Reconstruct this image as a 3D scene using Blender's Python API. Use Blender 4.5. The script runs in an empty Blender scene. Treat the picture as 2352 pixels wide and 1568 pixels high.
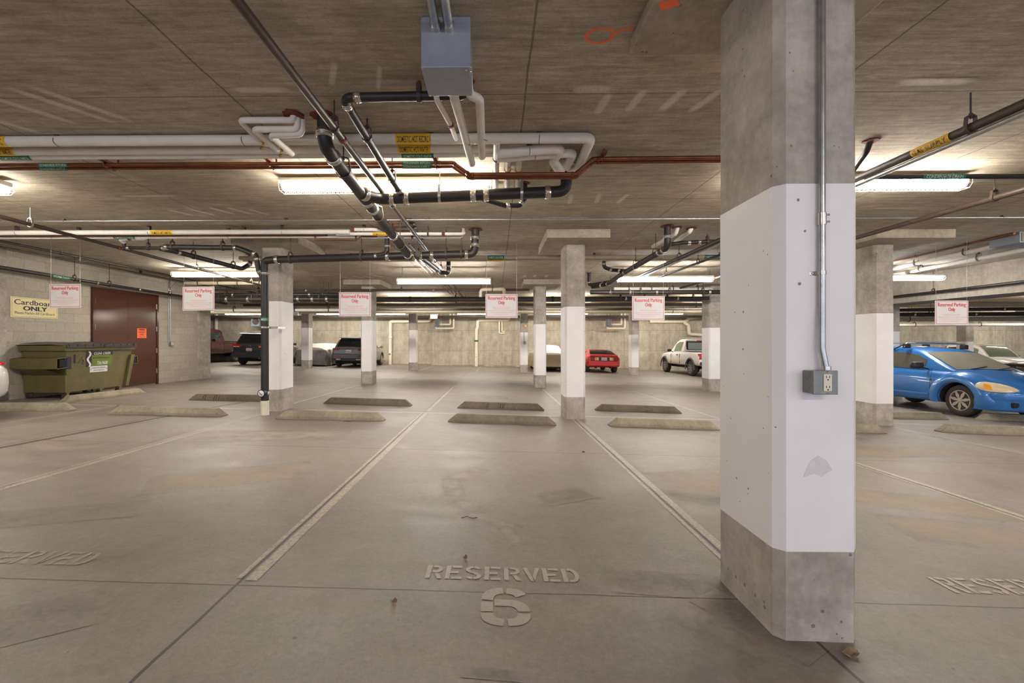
import bpy, bmesh, math, random
from mathutils import Vector, Matrix
random.seed(7)
SC = bpy.context.scene
COL = SC.collection

# ------------------------------------------------------------------ camera, daylight, exposure
YAW, FPX, PX0, PY0, CZ = math.radians(-0.8), 1020.0, 1123.8, 781.0, 1.25
cam_data = bpy.data.cameras.new('camera')
cam = bpy.data.objects.new('camera', cam_data)
COL.objects.link(cam)
cam.location = (0, 0, CZ)
cam.rotation_euler = (math.pi / 2, 0, -YAW)
cam_data.sensor_width = 36
cam_data.lens = FPX / 2352 * 36
cam_data.shift_x = (1176 - PX0) / 2352
cam_data.shift_y = (PY0 - 784) / 2352
cam_data.clip_start = 0.05
SC.camera = cam
SC.view_settings.view_transform = 'Standard'
SC.view_settings.look = 'None'
SC.view_settings.exposure = 1.25
SC.view_settings.gamma = 1.0
SC.cycles.use_denoising = True
SC.cycles.max_bounces = 8
SC.cycles.diffuse_bounces = 5
SC.cycles.sample_clamp_indirect = 6.0
LAMP = 46.0                      # strength of every fluorescent lens
world = bpy.data.worlds.new('daylight')
SC.world = world
world.use_nodes = True
bg = world.node_tree.nodes['Background']
bg.inputs[0].default_value = (0.76, 0.79, 1.0, 1)
bg.inputs[1].default_value = 0.85   # daylight entering through the open side behind the camera

# ------------------------------------------------------------------ geometry of the place
CEIL = 3.005
SX, SY = 0.021, 0.0148           # the slab falls to the right and away for drainage
def zf(x, y): return -(SX * (x - 1.3) + SY * (y - 1.9))
_c, _s = math.cos(YAW), math.sin(YAW)
def _ray(px, py):
    u = (px - PX0) / FPX; v = (PY0 - py) / FPX
    return (u * _c + _s, -u * _s + _c, v)
def P(px, py, Y):                # the point of the place seen at a pixel, at depth Y
    d = _ray(px, py); t = Y / d[1]
    return Vector((d[0] * t, Y, CZ + d[2] * t))
def PX(px, py, X):
    d = _ray(px, py); t = X / d[0]
    return Vector((X, d[1] * t, CZ + d[2] * t))
def PZ(px, py, Z):
    d = _ray(px, py); t = (Z - CZ) / d[2]
    return Vector((d[0] * t, d[1] * t, Z))
def PF(px, py):
    d = _ray(px, py)
    t = (-CZ + SX * 1.3 + SY * 1.9) / (d[2] + SX * d[0] + SY * d[1])
    return Vector((d[0] * t, d[1] * t, CZ + d[2] * t))
V = Vector

# ------------------------------------------------------------------ materials
def lin(c):
    return tuple(((x / 255) / 12.92 if x / 255 <= 0.04045 else ((x / 255 + 0.055) / 1.055) ** 2.4) for x in c)
class NT:
    def __init__(s, name):
        s.m = bpy.data.materials.new(name); s.m.use_nodes = True
        s.t = s.m.node_tree
        s.b = s.t.nodes['Principled BSDF']
    def n(s, ty, **kw):
        o = s.t.nodes.new(ty)
        for k, v in kw.items(): setattr(o, k, v)
        return o
    def lk(s, a, b): s.t.links.new(a, b)
    def put(s, sock, v):
        if hasattr(v, 'links') or isinstance(v, bpy.types.NodeSocket): s.lk(v, sock)
        else:
            if isinstance(v, tuple) and len(v) == 3 and len(sock.default_value) == 4: v = (*v, 1)
            sock.default_value = v
    def math(s, op, a, b=None, c=None, clamp=False):
        o = s.n('ShaderNodeMath', operation=op, use_clamp=clamp)
        for i, x in enumerate((a, b, c)):
            if x is not None: s.put(o.inputs[i], x)
        return o.outputs[0]
    def pos(s): return s.n('ShaderNodeNewGeometry').outputs['Position']
    def obj(s): return s.n('ShaderNodeTexCoord').outputs['Object']
    def scale(s, vec, sc):
        o = s.n('ShaderNodeMapping'); s.lk(vec, o.inputs[0]); o.inputs['Scale'].default_value = sc
        return o.outputs[0]
    def noise(s, vec, scale, detail=3, rough=0.55):
        o = s.n('ShaderNodeTexNoise'); s.lk(vec, o.inputs['Vector'])
        o.inputs['Scale'].default_value = scale; o.inputs['Detail'].default_value = detail
        o.inputs['Roughness'].default_value = rough
        return o.outputs['Fac']
    def vor(s, vec, scale, rnd=1.0):
        o = s.n('ShaderNodeTexVoronoi'); s.lk(vec, o.inputs['Vector'])
        o.inputs['Scale'].default_value = scale; o.inputs['Randomness'].default_value = rnd
        return o
    def ramp(s, f, a, b, va=0.0, vb=1.0):
        o = s.n('ShaderNodeMapRange'); s.put(o.inputs[0], f)
        for i, v in enumerate((a, b, va, vb)): s.put(o.inputs[i + 1], v)
        return o.outputs[0]
    def mix(s, f, a, b, blend='MIX'):
        o = s.n('ShaderNodeMix', data_type='RGBA', blend_type=blend)
        s.put(o.inputs[0], f); s.put(o.inputs[6], a); s.put(o.inputs[7], b)
        return o.outputs[2]
    def mul(s, col, f):          # colour times a factor
        o = s.n('ShaderNodeVectorMath', operation='SCALE')
        s.put(o.inputs[0], col); s.put(o.inputs['Scale'], f)
        return o.outputs[0]
    def xyz(s, v):
        o = s.n('ShaderNodeSeparateXYZ'); s.lk(v, o.inputs[0]); return o.outputs
    def bump(s, h, strength=0.3, dist=0.01):
        o = s.n('ShaderNodeBump'); s.lk(h, o.inputs['Height'])
        o.inputs['Strength'].default_value = strength; o.inputs['Distance'].default_value = dist
        s.lk(o.outputs[0], s.b.inputs['Normal'])
    def fin(s, col=None, rough=0.6, metal=0.0, spec=None, coat=None):
        if col is not None: s.put(s.b.inputs['Base Color'], col)
        s.put(s.b.inputs['Roughness'], rough); s.put(s.b.inputs['Metallic'], metal)
        if spec is not None: s.b.inputs['Specular IOR Level'].default_value = spec
        if coat: s.b.inputs['Coat Weight'].default_value = coat; s.b.inputs['Coat Roughness'].default_value = 0.06
        return s.m

def simple(name, rgb, rough=0.55, metal=0.0, var=0.12, sc=9.0, coat=None, spec=None, bump=0.0, world_=True):
    """One colour with a little worn variation in it."""
    t = NT(name); c = lin(rgb)
    v = t.pos() if world_ else t.obj()
    n = t.noise(v, sc, 4)
    f = t.ramp(n, 0.3, 0.7, 1 - var, 1 + var)
    if bump: t.bump(t.noise(v, sc * 6, 3), bump, 0.004)
    return t.fin(t.mul(c, f), rough, metal, spec, coat)

M = {}
# floor colour, shared by the bare slab, the paint on it and the stains in it
def floor_col(t):
    p = t.pos(); x, y, z = t.xyz(p)
    big = t.noise(p, 0.55, 4, 0.6)
    mid = t.noise(t.scale(p, (1.0, 2.3, 1)), 1.7, 5, 0.65)
    fine = t.noise(p, 38, 2)
    c = t.mix(t.ramp(big, 0.32, 0.68), lin((124, 114, 103)), lin((137, 128, 119)))
    c = t.mul(c, t.ramp(mid, 0.25, 0.75, 0.80, 1.14))
    c = t.mul(c, t.ramp(fine, 0.2, 0.8, 0.86, 1.12))
    c = t.mul(c, t.ramp(t.noise(p, 120, 2), 0.25, 0.75, 0.90, 1.08))
    c = t.mul(c, t.ramp(t.noise(t.scale(p, (1, 1, 1)), 6.0, 5, 0.75), 0.3, 0.7, 0.90, 1.08))
    tan = t.ramp(t.noise(t.scale(p, (0.8, 3.0, 1)), 0.9, 4), 0.60, 0.74, 0, 0.35)
    c = t.mix(tan, c, lin((142, 121, 95)))
    v = t.vor(p, 9.0)
    sp = t.math('LESS_THAN', v.outputs['Distance'], t.ramp(t.noise(p, 2.0, 2), 0.42, 0.75, 0.0, 0.10))
    c = t.mix(t.math('MULTIPLY', sp, 0.6), c, lin((70, 60, 52)))
    wob = t.math('MULTIPLY', t.math('SUBTRACT', t.noise(p, 3.0, 3), 0.5), 0.02)
    def joint(co, period, off, w):
        d = t.math('PINGPONG', t.math('ADD', t.math('SUBTRACT', co, off), wob), period / 2)
        return t.math('LESS_THAN', d, w)
    jx = joint(x, 2.605, 1.335, 0.008)
    jy = joint(y, 2.92, 2.16, t.ramp(y, 2, 8, 0.0045, 0.006))
    j = t.math('MAXIMUM', jx, jy)
    c = t.mix(t.math('MULTIPLY', j, 0.85), c, lin((62, 56, 52)))
    return c, mid
t = NT('floor_slab'); c, mid = floor_col(t)
M['floor'] = t.fin(c, t.ramp(mid, 0.3, 0.7, 0.42, 0.62))
def paint_mat(name, rgb, wear):
    t = NT(name); c, mid = floor_col(t); p = t.pos()
    w = t.ramp(t.noise(p, 55, 5, 0.7), wear - 0.12, wear + 0.12, 0.2, 0.9)
    w = t.math('MULTIPLY', w, t.ramp(t.noise(p, 2.2, 3), 0.25, 0.5, 0.5, 1.0))
    M[name] = t.fin(t.mix(w, c, lin(rgb)), 0.55)
paint_mat('line_paint', (180, 170, 151), 0.48)
paint_mat('stencil_paint', (172, 161, 150), 0.34)
paint_mat('stencil_mid', (164, 152, 141), 0.36)
paint_mat('stencil_worn', (158, 147, 134), 0.50)
def stain_mat(name, rgb, amount, base, lo=0.1):
    """Soft-edged mark soaked into a slab: uv runs 0..1 across each patch."""
    t = NT(name); c = base(t)[0]
    uv = t.n('ShaderNodeUVMap').outputs[0]; x, y, z = t.xyz(uv)
    ax = t.math('ABSOLUTE', t.math('SUBTRACT', x, 0.5)); ay = t.math('ABSOLUTE', t.math('SUBTRACT', y, 0.5))
    ay2 = t.math('MAXIMUM', t.math('SUBTRACT', t.math('MULTIPLY', ay, 2.0), 0.55), 0.0)
    d = t.math('ADD', t.math('POWER', t.math('MULTIPLY', ax, 2.0), 2.0), t.math('POWER', t.math('DIVIDE', ay2, 0.45), 2.0))
    n = t.noise(t.pos(), 6.0, 4, 0.65)
    f = t.math('MULTIPLY', t.ramp(d, 0.1, 1.0, 1, 0), t.math('MULTIPLY', t.ramp(n, 0.36, 0.62, lo, 1.0), t.ramp(t.noise(t.pos(), 45, 3), 0.3, 0.6, 0.55, 1.0)))
    M[name] = t.fin(t.mix(t.math('MULTIPLY', f, amount, clamp=True), c, lin(rgb)), 0.6)
stain_mat('rust_stain', (152, 122, 86), 0.5, floor_col)
stain_mat('oil_stain', (70, 62, 56), 0.6, floor_col)
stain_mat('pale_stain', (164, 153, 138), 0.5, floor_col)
# ceiling
def ceil_col(t):
    p = t.pos(); x, y, z = t.xyz(p)
    g = t.noise(t.scale(p, (0.9, 9.0, 1)), 2.6, 6, 0.68)
    g2 = t.noise(t.scale(p, (3.0, 40.0, 1)), 3.0, 3, 0.6)
    b = t.noise(p, 0.8, 4, 0.6)
    c = t.mix(t.ramp(b, 0.3, 0.7), lin((160, 148, 129)), lin((182, 170, 150)))
    c = t.mul(c, t.ramp(g, 0.28, 0.72, 0.66, 1.28))
    c = t.mul(c, t.ramp(g2, 0.25, 0.75, 0.82, 1.16))
    c = t.mul(c, t.ramp(t.noise(p, 5.5, 5, 0.7), 0.3, 0.7, 0.84, 1.14))
    c = t.mul(c, t.ramp(t.noise(p, 70, 2), 0.25, 0.75, 0.86, 1.12))
    wob = t.math('MULTIPLY', t.math('SUBTRACT', t.noise(p, 1.6, 3), 0.5), 0.03)
    def joint(co, period, off, w):
        d = t.math('PINGPONG', t.math('ADD', t.math('SUBTRACT', co, off), wob), period / 2)
        return t.math('LESS_THAN', d, w)
    j = t.math('MAXIMUM', joint(y, 1.18, 3.175, 0.005), joint(x, 2.12, 0.215, 0.007))
    c = t.mix(t.math('MULTIPLY', j, 0.6), c, lin((72, 62, 50)))
    return c, g
t = NT('ceiling_slab'); c, g = ceil_col(t); t.bump(g, 0.25, 0.01); M['ceil'] = t.fin(c, 0.85)
stain_mat('lime_bloom', (226, 217, 202), 0.8, ceil_col, 0.6)
stain_mat('orange_spray', (236, 104, 48), 1.3, ceil_col, 0.7)
# cast concrete
def cast(name, a, b, holes=True, stain=0.0, grain=(1, 1, 1), joints=False):
    t = NT(name); p = t.pos()
    n1 = t.noise(t.scale(p, grain), 1.6, 5, 0.65); n2 = t.noise(p, 22, 3)
    c = t.mix(t.ramp(n1, 0.28, 0.72), lin(a), lin(b))
    c = t.mul(c, t.ramp(n2, 0.2, 0.8, 0.84, 1.14))
    c = t.mul(c, t.ramp(t.noise(t.scale(p, (2.5, 2.5, 1.0)), 2.6, 6, 0.75), 0.3, 0.7, 0.82, 1.14))
    if stain:
        s = t.noise(t.scale(p, (2.2, 2.2, 0.16)), 1.5, 5, 0.7)
        c = t.mul(c, t.ramp(s, 0.42, 0.70, 1.0, 1 - stain))
    if joints:
        x, y, z = t.xyz(p)
        J = lambda co, per, off, w: t.math('LESS_THAN', t.math('PINGPONG', t.math('SUBTRACT', co, off), per / 2), w)
        c = t.mix(t.math('MULTIPLY', t.math('MAXIMUM', J(x, 2.44, .4, .012), J(z, 1.22, .62, .010)), 0.4), c, lin((96, 88, 76)))
        v = t.vor(t.scale(p, (1, 0.01, 1)), 0.9); c = t.mix(t.math('MULTIPLY', t.math('LESS_THAN', v.outputs['Distance'], .035), .5), c, lin((90, 84, 60)))
    if holes:
        v = t.vor(p, 22.0)
        h = t.math('LESS_THAN', v.outputs['Distance'], t.ramp(t.noise(p, 5, 2), 0.44, 0.75, 0.0, 0.26))
        c = t.mix(t.math('MULTIPLY', h, 0.6), c, lin((70, 64, 58)))
    t.bump(n2, 0.2, 0.004)
    M[name] = t.fin(c, 0.85)
cast('column', (146, 137, 126), (188, 180, 168), grain=(1.4, 1.4, 2.2))
cast('panel', (150, 139, 122), (182, 171, 152))
cast('wall', (162, 153, 136), (192, 183, 165), holes=False, stain=0.28, joints=True)
cast('beam', (150, 140, 126), (178, 168, 152), holes=False)
cast('stop', (124, 115, 97), (164, 153, 130), holes=True)
cast('stop_dark', (98, 90, 75), (132, 122, 103), holes=True)
t = NT('white_band'); p = t.pos()
v = t.vor(p, 8.5); rnd = t.xyz(v.outputs['Color'])
h = t.math('MULTIPLY', t.math('LESS_THAN', t.math('ADD', v.outputs['Distance'], t.ramp(t.noise(p, 40, 2), 0.3, 0.7, -0.03, 0.03)), t.math('MULTIPLY', rnd[1], 0.075)), t.math('GREATER_THAN', rnd[0], 0.50))
v2 = t.vor(p, 27.0); r2 = t.xyz(v2.outputs['Color'])
h2 = t.math('MULTIPLY', t.math('LESS_THAN', v2.outputs['Distance'], 0.09), t.math('GREATER_THAN', r2[1], 0.74))
wn = t.noise(p, 3.0, 4)
c = t.mul(lin((236, 232, 229)), t.ramp(wn, 0.3, 0.7, 0.96, 1.03))
c = t.mix(t.math('MULTIPLY', t.math('MAXIMUM', h, h2), 0.8), c, lin((78, 74, 78)))
t.bump(t.noise(p, 60, 3), 0.15, 0.003)
M['band'] = t.fin(c, 0.6)
# grey block wall lying in the Y-Z plane
t = NT('block_wall'); p = t.pos(); x, y, z = t.xyz(p)
cmb = t.n('ShaderNodeCombineXYZ'); t.lk(y, cmb.inputs[0]); t.lk(z, cmb.inputs[1])
br = t.n('ShaderNodeTexBrick'); t.lk(cmb.outputs[0], br.inputs['Vector'])
br.inputs['Scale'].default_value = 1.0; br.inputs['Brick Width'].default_value = 0.405; br.inputs['Row Height'].default_value = 0.2025
br.inputs['Mortar Size'].default_value = 0.006; br.inputs['Mortar Smooth'].default_value = 0.1
for k, cc in (('Color1', (178, 169, 154)), ('Color2', (168, 159, 145)), ('Mortar', (159, 150, 136))): br.inputs[k].default_value = (*lin(cc), 1)
c = t.mul(br.outputs['Color'], t.ramp(t.noise(p, 30, 3), 0.2, 0.8, 0.86, 1.12))
t.bump(t.math('SUBTRACT', 1.0, br.outputs['Fac']), 0.3, 0.005)
M['block'] = t.fin(c, 0.9)
S = lambda k, *a, **kw: M.__setitem__(k, simple(k, *a, **kw))
S('paint_scuff', (218, 213, 211), rough=0.6, var=0.06, sc=30)
S('iron', (38, 34, 31), rough=0.5, var=0.25, sc=14)
S('iron_brown', (66, 53, 43), rough=0.55, var=0.22, sc=14)
S('steel_pipe', (80, 67, 55), rough=0.45, metal=0.25, var=0.2)
S('galv', (176, 178, 176), rough=0.32, metal=0.85, var=0.15, sc=20)
S('clamp_metal', (205, 200, 190), rough=0.25, metal=0.9, var=0.1)
S('copper', (124, 74, 48), rough=0.38, metal=0.7, var=0.3, sc=7)
S('lagging', (222, 216, 206), rough=0.7, var=0.06)
S('pvc', (224, 214, 192), rough=0.45, var=0.05)
S('far_pipe', (178, 166, 142), rough=0.6, var=0.1)
S('far_dark', (66, 60, 54), rough=0.6, var=0.2)
S('oxide', (122, 58, 46), rough=0.6, var=0.2)
S('firestop', (110, 44, 36), rough=0.8, var=0.3, sc=25)
S('brass', (178, 140, 62), rough=0.35, metal=0.8)
S('black', (30, 29, 30), rough=0.5, var=0.15)
S('shade_black', (18, 17, 18), rough=0.8, var=0.2)  # near-black for underparts, and for shade painted into openings and gaps
S('rubber', (58, 52, 47), rough=0.85, var=0.15, sc=20)
S('alloy', (176, 166, 154), rough=0.38, metal=0.5, var=0.08)
S('chrome', (210, 210, 210), rough=0.15, metal=1.0, var=0.03)
S('door_brown', (80, 47, 36), rough=0.13, var=0.05, sc=3, bump=0.03)
S('olive', (100, 92, 56), rough=0.5, var=0.14, sc=5, bump=0.12)
S('lid_plastic', (66, 62, 58), rough=0.42, var=0.15)
S('sign_white', (226, 222, 218), rough=0.3, var=0.02)
S('sign_red', (216, 74, 70), rough=0.4, var=0.04)
S('faint_red', (230, 184, 179), rough=0.4, var=0.03)
S('cream', (232, 214, 160), rough=0.4, var=0.03)
S('ink', (44, 38, 52), rough=0.5, var=0.05)
S('yellow', (232, 186, 44), rough=0.5, var=0.06)
S('green', (42, 112, 80), rough=0.5, var=0.06)
S('pale_ink', (206, 218, 206), rough=0.5, var=0.03)
S('orange', (250, 108, 44), rough=0.5, var=0.03)
S('lime_green', (104, 122, 40), rough=0.5, var=0.05)
S('box_grey', (150, 156, 168), rough=0.4, metal=0.35, var=0.06)
S('outlet_grey', (132, 134, 128), rough=0.4, metal=0.5, var=0.12, sc=18)
S('ivory', (222, 212, 192), rough=0.4, var=0.03)
S('housing', (228, 222, 206), rough=0.5, var=0.03)
S('heater_blue', (120, 130, 140), rough=0.5, var=0.1)
S('wire', (200, 190, 170), rough=0.4, metal=0.4)
S('leaf', (138, 112, 84), rough=0.8, var=0.3, sc=40)
S('white_car', (222, 218, 212), rough=0.3, var=0.03, coat=0.6)
S('blue_car', (40, 108, 176), rough=0.32, metal=0.1, var=0.05, sc=3, coat=0.7)
S('red_car', (208, 30, 28), rough=0.3, var=0.04, coat=0.7)
S('maroon_car', (58, 14, 18), rough=0.3, metal=0.2, var=0.05, coat=0.7)
S('grey_car', (112, 110, 107), rough=0.3, metal=0.3, var=0.05, coat=0.7)
S('dark_car', (66, 66, 70), rough=0.28, metal=0.4, var=0.05, coat=0.8)
S('bumper_dark', (70, 70, 74), rough=0.6, var=0.08)
S('glass', (34, 36, 36), rough=0.08, var=0.1, spec=0.6)
S('side_glass', (86, 82, 72), rough=0.12, var=0.1)
S('dusty_glass', (128, 122, 108), rough=0.22, var=0.08, sc=4)
S('green_glass', (112, 124, 102), rough=0.1, var=0.1)
S('red_lens', (196, 30, 30), rough=0.2, var=0.08)
S('dark_red_lens', (120, 24, 24), rough=0.2, var=0.08)
S('amber_lens', (240, 160, 40), rough=0.2, var=0.05)
S('clear_lens', (216, 196, 160), rough=0.2, var=0.05)
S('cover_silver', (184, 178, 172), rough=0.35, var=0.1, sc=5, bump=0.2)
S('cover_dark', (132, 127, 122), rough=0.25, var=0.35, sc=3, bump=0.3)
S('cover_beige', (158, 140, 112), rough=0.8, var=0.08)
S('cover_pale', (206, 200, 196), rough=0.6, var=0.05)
def glow(name, col, strength):
    t = NT(name); n = t.noise(t.pos(), 2.0, 2)
    t.put(t.b.inputs['Base Color'], (0.9, 0.88, 0.82))
    t.put(t.b.inputs['Emission Color'], col)
    t.put(t.b.inputs['Emission Strength'], t.ramp(n, 0, 1, strength * 0.96, strength * 1.04))
    M[name] = t.m
glow('lens_glow', (1.0, 0.94, 0.85), LAMP)
glow('lens_glow_cool', (1.0, 0.97, 0.95), LAMP)
glow('lens_glow_soft', (1.0, 0.95, 0.9), 24.0)
glow('exit_glow', (0.10, 0.85, 0.38), 0.9)

# ------------------------------------------------------------------ mesh building
_text_cache = {}
def text_geo(body, bold):
    k = (body, bold)
    if k not in _text_cache:
        cu = bpy.data.curves.new('t', 'FONT'); cu.body = body; cu.size = 1; cu.offset = bold; cu.resolution_u = 3
        ob = bpy.data.objects.new('t', cu); me = ob.to_mesh()
        vs = [(v.co.x, v.co.y) for v in me.vertices]; fs = [tuple(p.vertices) for p in me.polygons]
        ob.to_mesh_clear(); bpy.data.objects.remove(ob); bpy.data.curves.remove(cu)
        _text_cache[k] = (vs, fs)
    return _text_cache[k]
def frame(d):
    d = V(d).normalized()
    up = V((0, 0, 1)) if abs(d.z) < 0.95 else V((0, 1, 0))
    a = d.cross(up).normalized(); return d, a, a.cross(d).normalized()
class MB:
    def __init__(s, m=None):
        s.v = []; s.f = []; s.mi = []; s.sm = []; s.mats = []; s.cur = 0; s.uv = {}
        if m: s.mat(m)
    def mat(s, m):
        if m not in s.mats: s.mats.append(m)
        s.cur = s.mats.index(m); return s
    def add(s, vs, fs, smooth=False):
        o = len(s.v); s.v += [tuple(v) for v in vs]
        for f in fs: s.f.append(tuple(i + o for i in f)); s.mi.append(s.cur); s.sm.append(smooth)
        return s
    def box(s, x0, x1, y0, y1, z0, z1):
        vs = [(x, y, z) for z in (z0, z1) for y in (y0, y1) for x in (x0, x1)]
        return s.add(vs, [(0, 2, 3, 1), (4, 5, 7, 6), (0, 1, 5, 4), (2, 6, 7, 3), (0, 4, 6, 2), (1, 3, 7, 5)])
    def bbox(s, x0, x1, y0, y1, z0, z1, b):
        """A box with its edges rounded off by b."""
        bm = bmesh.new(); bmesh.ops.create_cube(bm, size=1)
        for v in bm.verts: v.co = ((x0 + x1) / 2 + v.co.x * (x1 - x0), (y0 + y1) / 2 + v.co.y * (y1 - y0), (z0 + z1) / 2 + v.co.z * (z1 - z0))
        bmesh.ops.bevel(bm, geom=bm.edges[:], offset=b, segments=2, affect='EDGES', profile=0.6)
        bm.verts.index_update()
        s.add([v.co[:] for v in bm.verts], [[v.index for v in f.verts] for f in bm.faces]); bm.free(); return s
    def hexa(s, b, t):           # bottom four and top four corners, both counter-clockwise seen from above
        return s.add(list(b) + list(t), [(3, 2, 1, 0), (4, 5, 6, 7)] + [(i, (i + 1) % 4, 4 + (i + 1) % 4, 4 + i) for i in range(4)])
    def prism(s, poly, ext, smooth=False):
        n = len(poly); ext = V(ext); a = [V(p) for p in poly]
        s.add(a + [p + ext for p in a], [tuple(range(n))[::-1], tuple(range(n, 2 * n))])
        return s.add(a + [p + ext for p in a], [(i, (i + 1) % n, n + (i + 1) % n, n + i) for i in range(n)], smooth)
    def cyl(s, p0, p1, r0, r1=None, n=12, caps=True):
        r1 = r0 if r1 is None else r1; p0, p1 = V(p0), V(p1); d, a, b = frame(p1 - p0)
        ring = lambda p, r: [p + (a * math.cos(6.28318 * i / n) + b * math.sin(6.28318 * i / n)) * r for i in range(n)]
        A, B = ring(p0, r0), ring(p1, r1)
        s.add(A + B, [(i, n + i, n + (i + 1) % n, (i + 1) % n) for i in range(n)], True)
        if caps: s.add(A, [tuple(range(n))]); s.add(B, [tuple(range(n))[::-1]])
        return s
    def lathe(s, p, d, prof, n=24):
        """prof: (distance along d, radius)."""
        p = V(p); d, a, b = frame(d); vs = []
        for t, r in prof: vs += [p + d * t + (a * math.cos(6.28318 * i / n) + b * math.sin(6.28318 * i / n)) * r for i in range(n)]
        fs = [(k * n + i, (k + 1) * n + i, (k + 1) * n + (i + 1) % n, k * n + (i + 1) % n) for k in range(len(prof) - 1) for i in range(n)]
        s.add(vs, fs, True)
        if prof[0][1] > 1e-4: s.add(vs[:n], [tuple(range(n))])
        if prof[-1][1] > 1e-4: s.add(vs[-n:], [tuple(range(n))[::-1]])
        return s
    def tube(s, pts, r, n=12, bend=None, caps=True):
        pts = [V(p) for p in pts]; bend = bend or r * 2.2
        path = [pts[0]]
        for i in range(1, len(pts) - 1):
            a, p, b = pts[i - 1], pts[i], pts[i + 1]
            da, db = (a - p), (b - p); la, lb = da.length, db.length; da.normalize(); db.normalize()
            ang = da.angle(db)
            if ang > 3.05: path.append(p); continue
            q = min(bend / math.tan(ang / 2) if ang > 0.05 else bend, la * 0.49, lb * 0.49)
            A, B = p + da * q, p + db * q
            for k in range(7):
                t = k / 6; path.append(A * (1 - t) ** 2 + p * 2 * t * (1 - t) + B * t * t)
        path.append(pts[-1])
        d, a, b = frame(path[1] - path[0]); vs = []
        for i, p in enumerate(path):
            e = (path[min(i + 1, len(path) - 1)] - path[max(i - 1, 0)]).normalized()
            a = (a - e * a.dot(e)).normalized(); b = e.cross(a)
            vs += [p + (a * math.cos(6.28318 * k / n) + b * math.sin(6.28318 * k / n)) * r for k in range(n)]
        m = len(path)
        s.add(vs, [(i * n + k, i * n + (k + 1) % n, (i + 1) * n + (k + 1) % n, (i + 1) * n + k) for i in range(m - 1) for k in range(n)], True)
        if caps: s.add(vs[:n], [tuple(range(n))[::-1]]); s.add(vs[-n:], [tuple(range(n))])
        return s
    def text(s, body, o, xd, yd, h, w=None, bold=0.0, align='C', shear=0.0, warp=None, fat=0.0):
        """Lettering with its baseline centre at o; h is the height of a capital."""
        vs, fs = text_geo(body, bold); H = text_geo('H', bold)[0]
        k = h / (max(y for x, y in H) - min(y for x, y in H))
        x0, x1 = min(x for x, y in vs), max(x for x, y in vs)
        kx = w / (x1 - x0) if w else k
        off = {'C': (x0 + x1) / 2, 'L': x0, 'R': x1}[align]
        o, xd, yd = V(o), V(xd), V(yd)
        if warp: return s.add([warp((x - off) * kx, y * k) for x, y in vs], fs)
        nd = xd.cross(yd).normalized()
        for q in ((-1, 0, 1) if fat else (0,)):
            s.add([o + nd * (q * .0004) + xd * ((x - off) * kx + shear * y * k + q * fat) + yd * (y * k) for x, y in vs], fs)
        return s
    def quad(s, o, xd, yd, x0, x1, y0, y1):
        o, xd, yd = V(o), V(xd), V(yd)
        return s.add([o + xd * x + yd * y for x, y in ((x0, y0), (x1, y0), (x1, y1), (x0, y1))], [(0, 1, 2, 3)])
    def slab(s, o, xd, yd, nd, x0, x1, y0, y1, t):
        o, xd, yd, nd = V(o), V(xd), V(yd), V(nd)
        q = [o + xd * x + yd * y for x, y in ((x0, y0), (x1, y0), (x1, y1), (x0, y1))]
        return s.hexa(q, [p + nd * t for p in q])
    def build(s, name, parent=None, origin=None, local=False, uv=None):
        me = bpy.data.meshes.new(name)
        off = V((0, 0, 0))
        if not local:
            if parent is not None: off = V(parent['_w']) if '_w' in parent else V((0, 0, 0))
            elif origin is not None: off = V(origin)
        me.from_pydata([V(v) - off for v in s.v], [], s.f)
        for m in s.mats: me.materials.append(M[m])
        me.polygons.foreach_set('material_index', s.mi); me.polygons.foreach_set('use_smooth', s.sm)
        if uv:
            l = me.uv_layers.new(name='uv')
            for i, c in enumerate(uv): l.data[i].uv = c
        me.update()
        bm = bmesh.new(); bm.from_mesh(me); bmesh.ops.recalc_face_normals(bm, faces=bm.faces[:]) if not uv else None
        bm.to_mesh(me); bm.free()
        ob = bpy.data.objects.new(name, me); COL.objects.link(ob)
        if parent is not None: ob.parent = parent; ob['_w'] = tuple(off)
        elif origin is not None: ob.location = origin; ob['_w'] = tuple(origin)
        else: ob['_w'] = (0.0, 0.0, 0.0)
        return ob
def empty(name, loc=(0, 0, 0)):
    o = bpy.data.objects.new(name, None); COL.objects.link(o); o.location = loc; o['_w'] = tuple(loc); o.empty_display_size = 0.1
    return o
def tag(o, label, cat, group=None):
    o['label'] = label; o['category'] = cat; o['kind'] = 'thing'
    if group: o['group'] = group
    return o
def struct(o): o['kind'] = 'structure'; return o
def copy_tree(o, parent=None):
    c = o.copy(); COL.objects.link(c)
    if parent is not None: c.parent = parent
    for ch in list(o.children): copy_tree(ch, c)
    return c
FN = V((SX, SY, 1)).normalized()             # normal of the sloping slab
def on_floor(o, x, y, heading):              # stand a thing on the slab, its local x axis along heading (radians)
    f = V((math.cos(heading), math.sin(heading), 0)); f = (f - FN * f.dot(FN)).normalized()
    l = FN.cross(f)
    R = Matrix((f, l, FN)).transposed()
    o.rotation_euler = R.to_euler(); o.location = (x, y, zf(x, y)); return o
def F2(x, y, dz=0.0): return V((x, y, zf(x, y) + dz))

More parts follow.
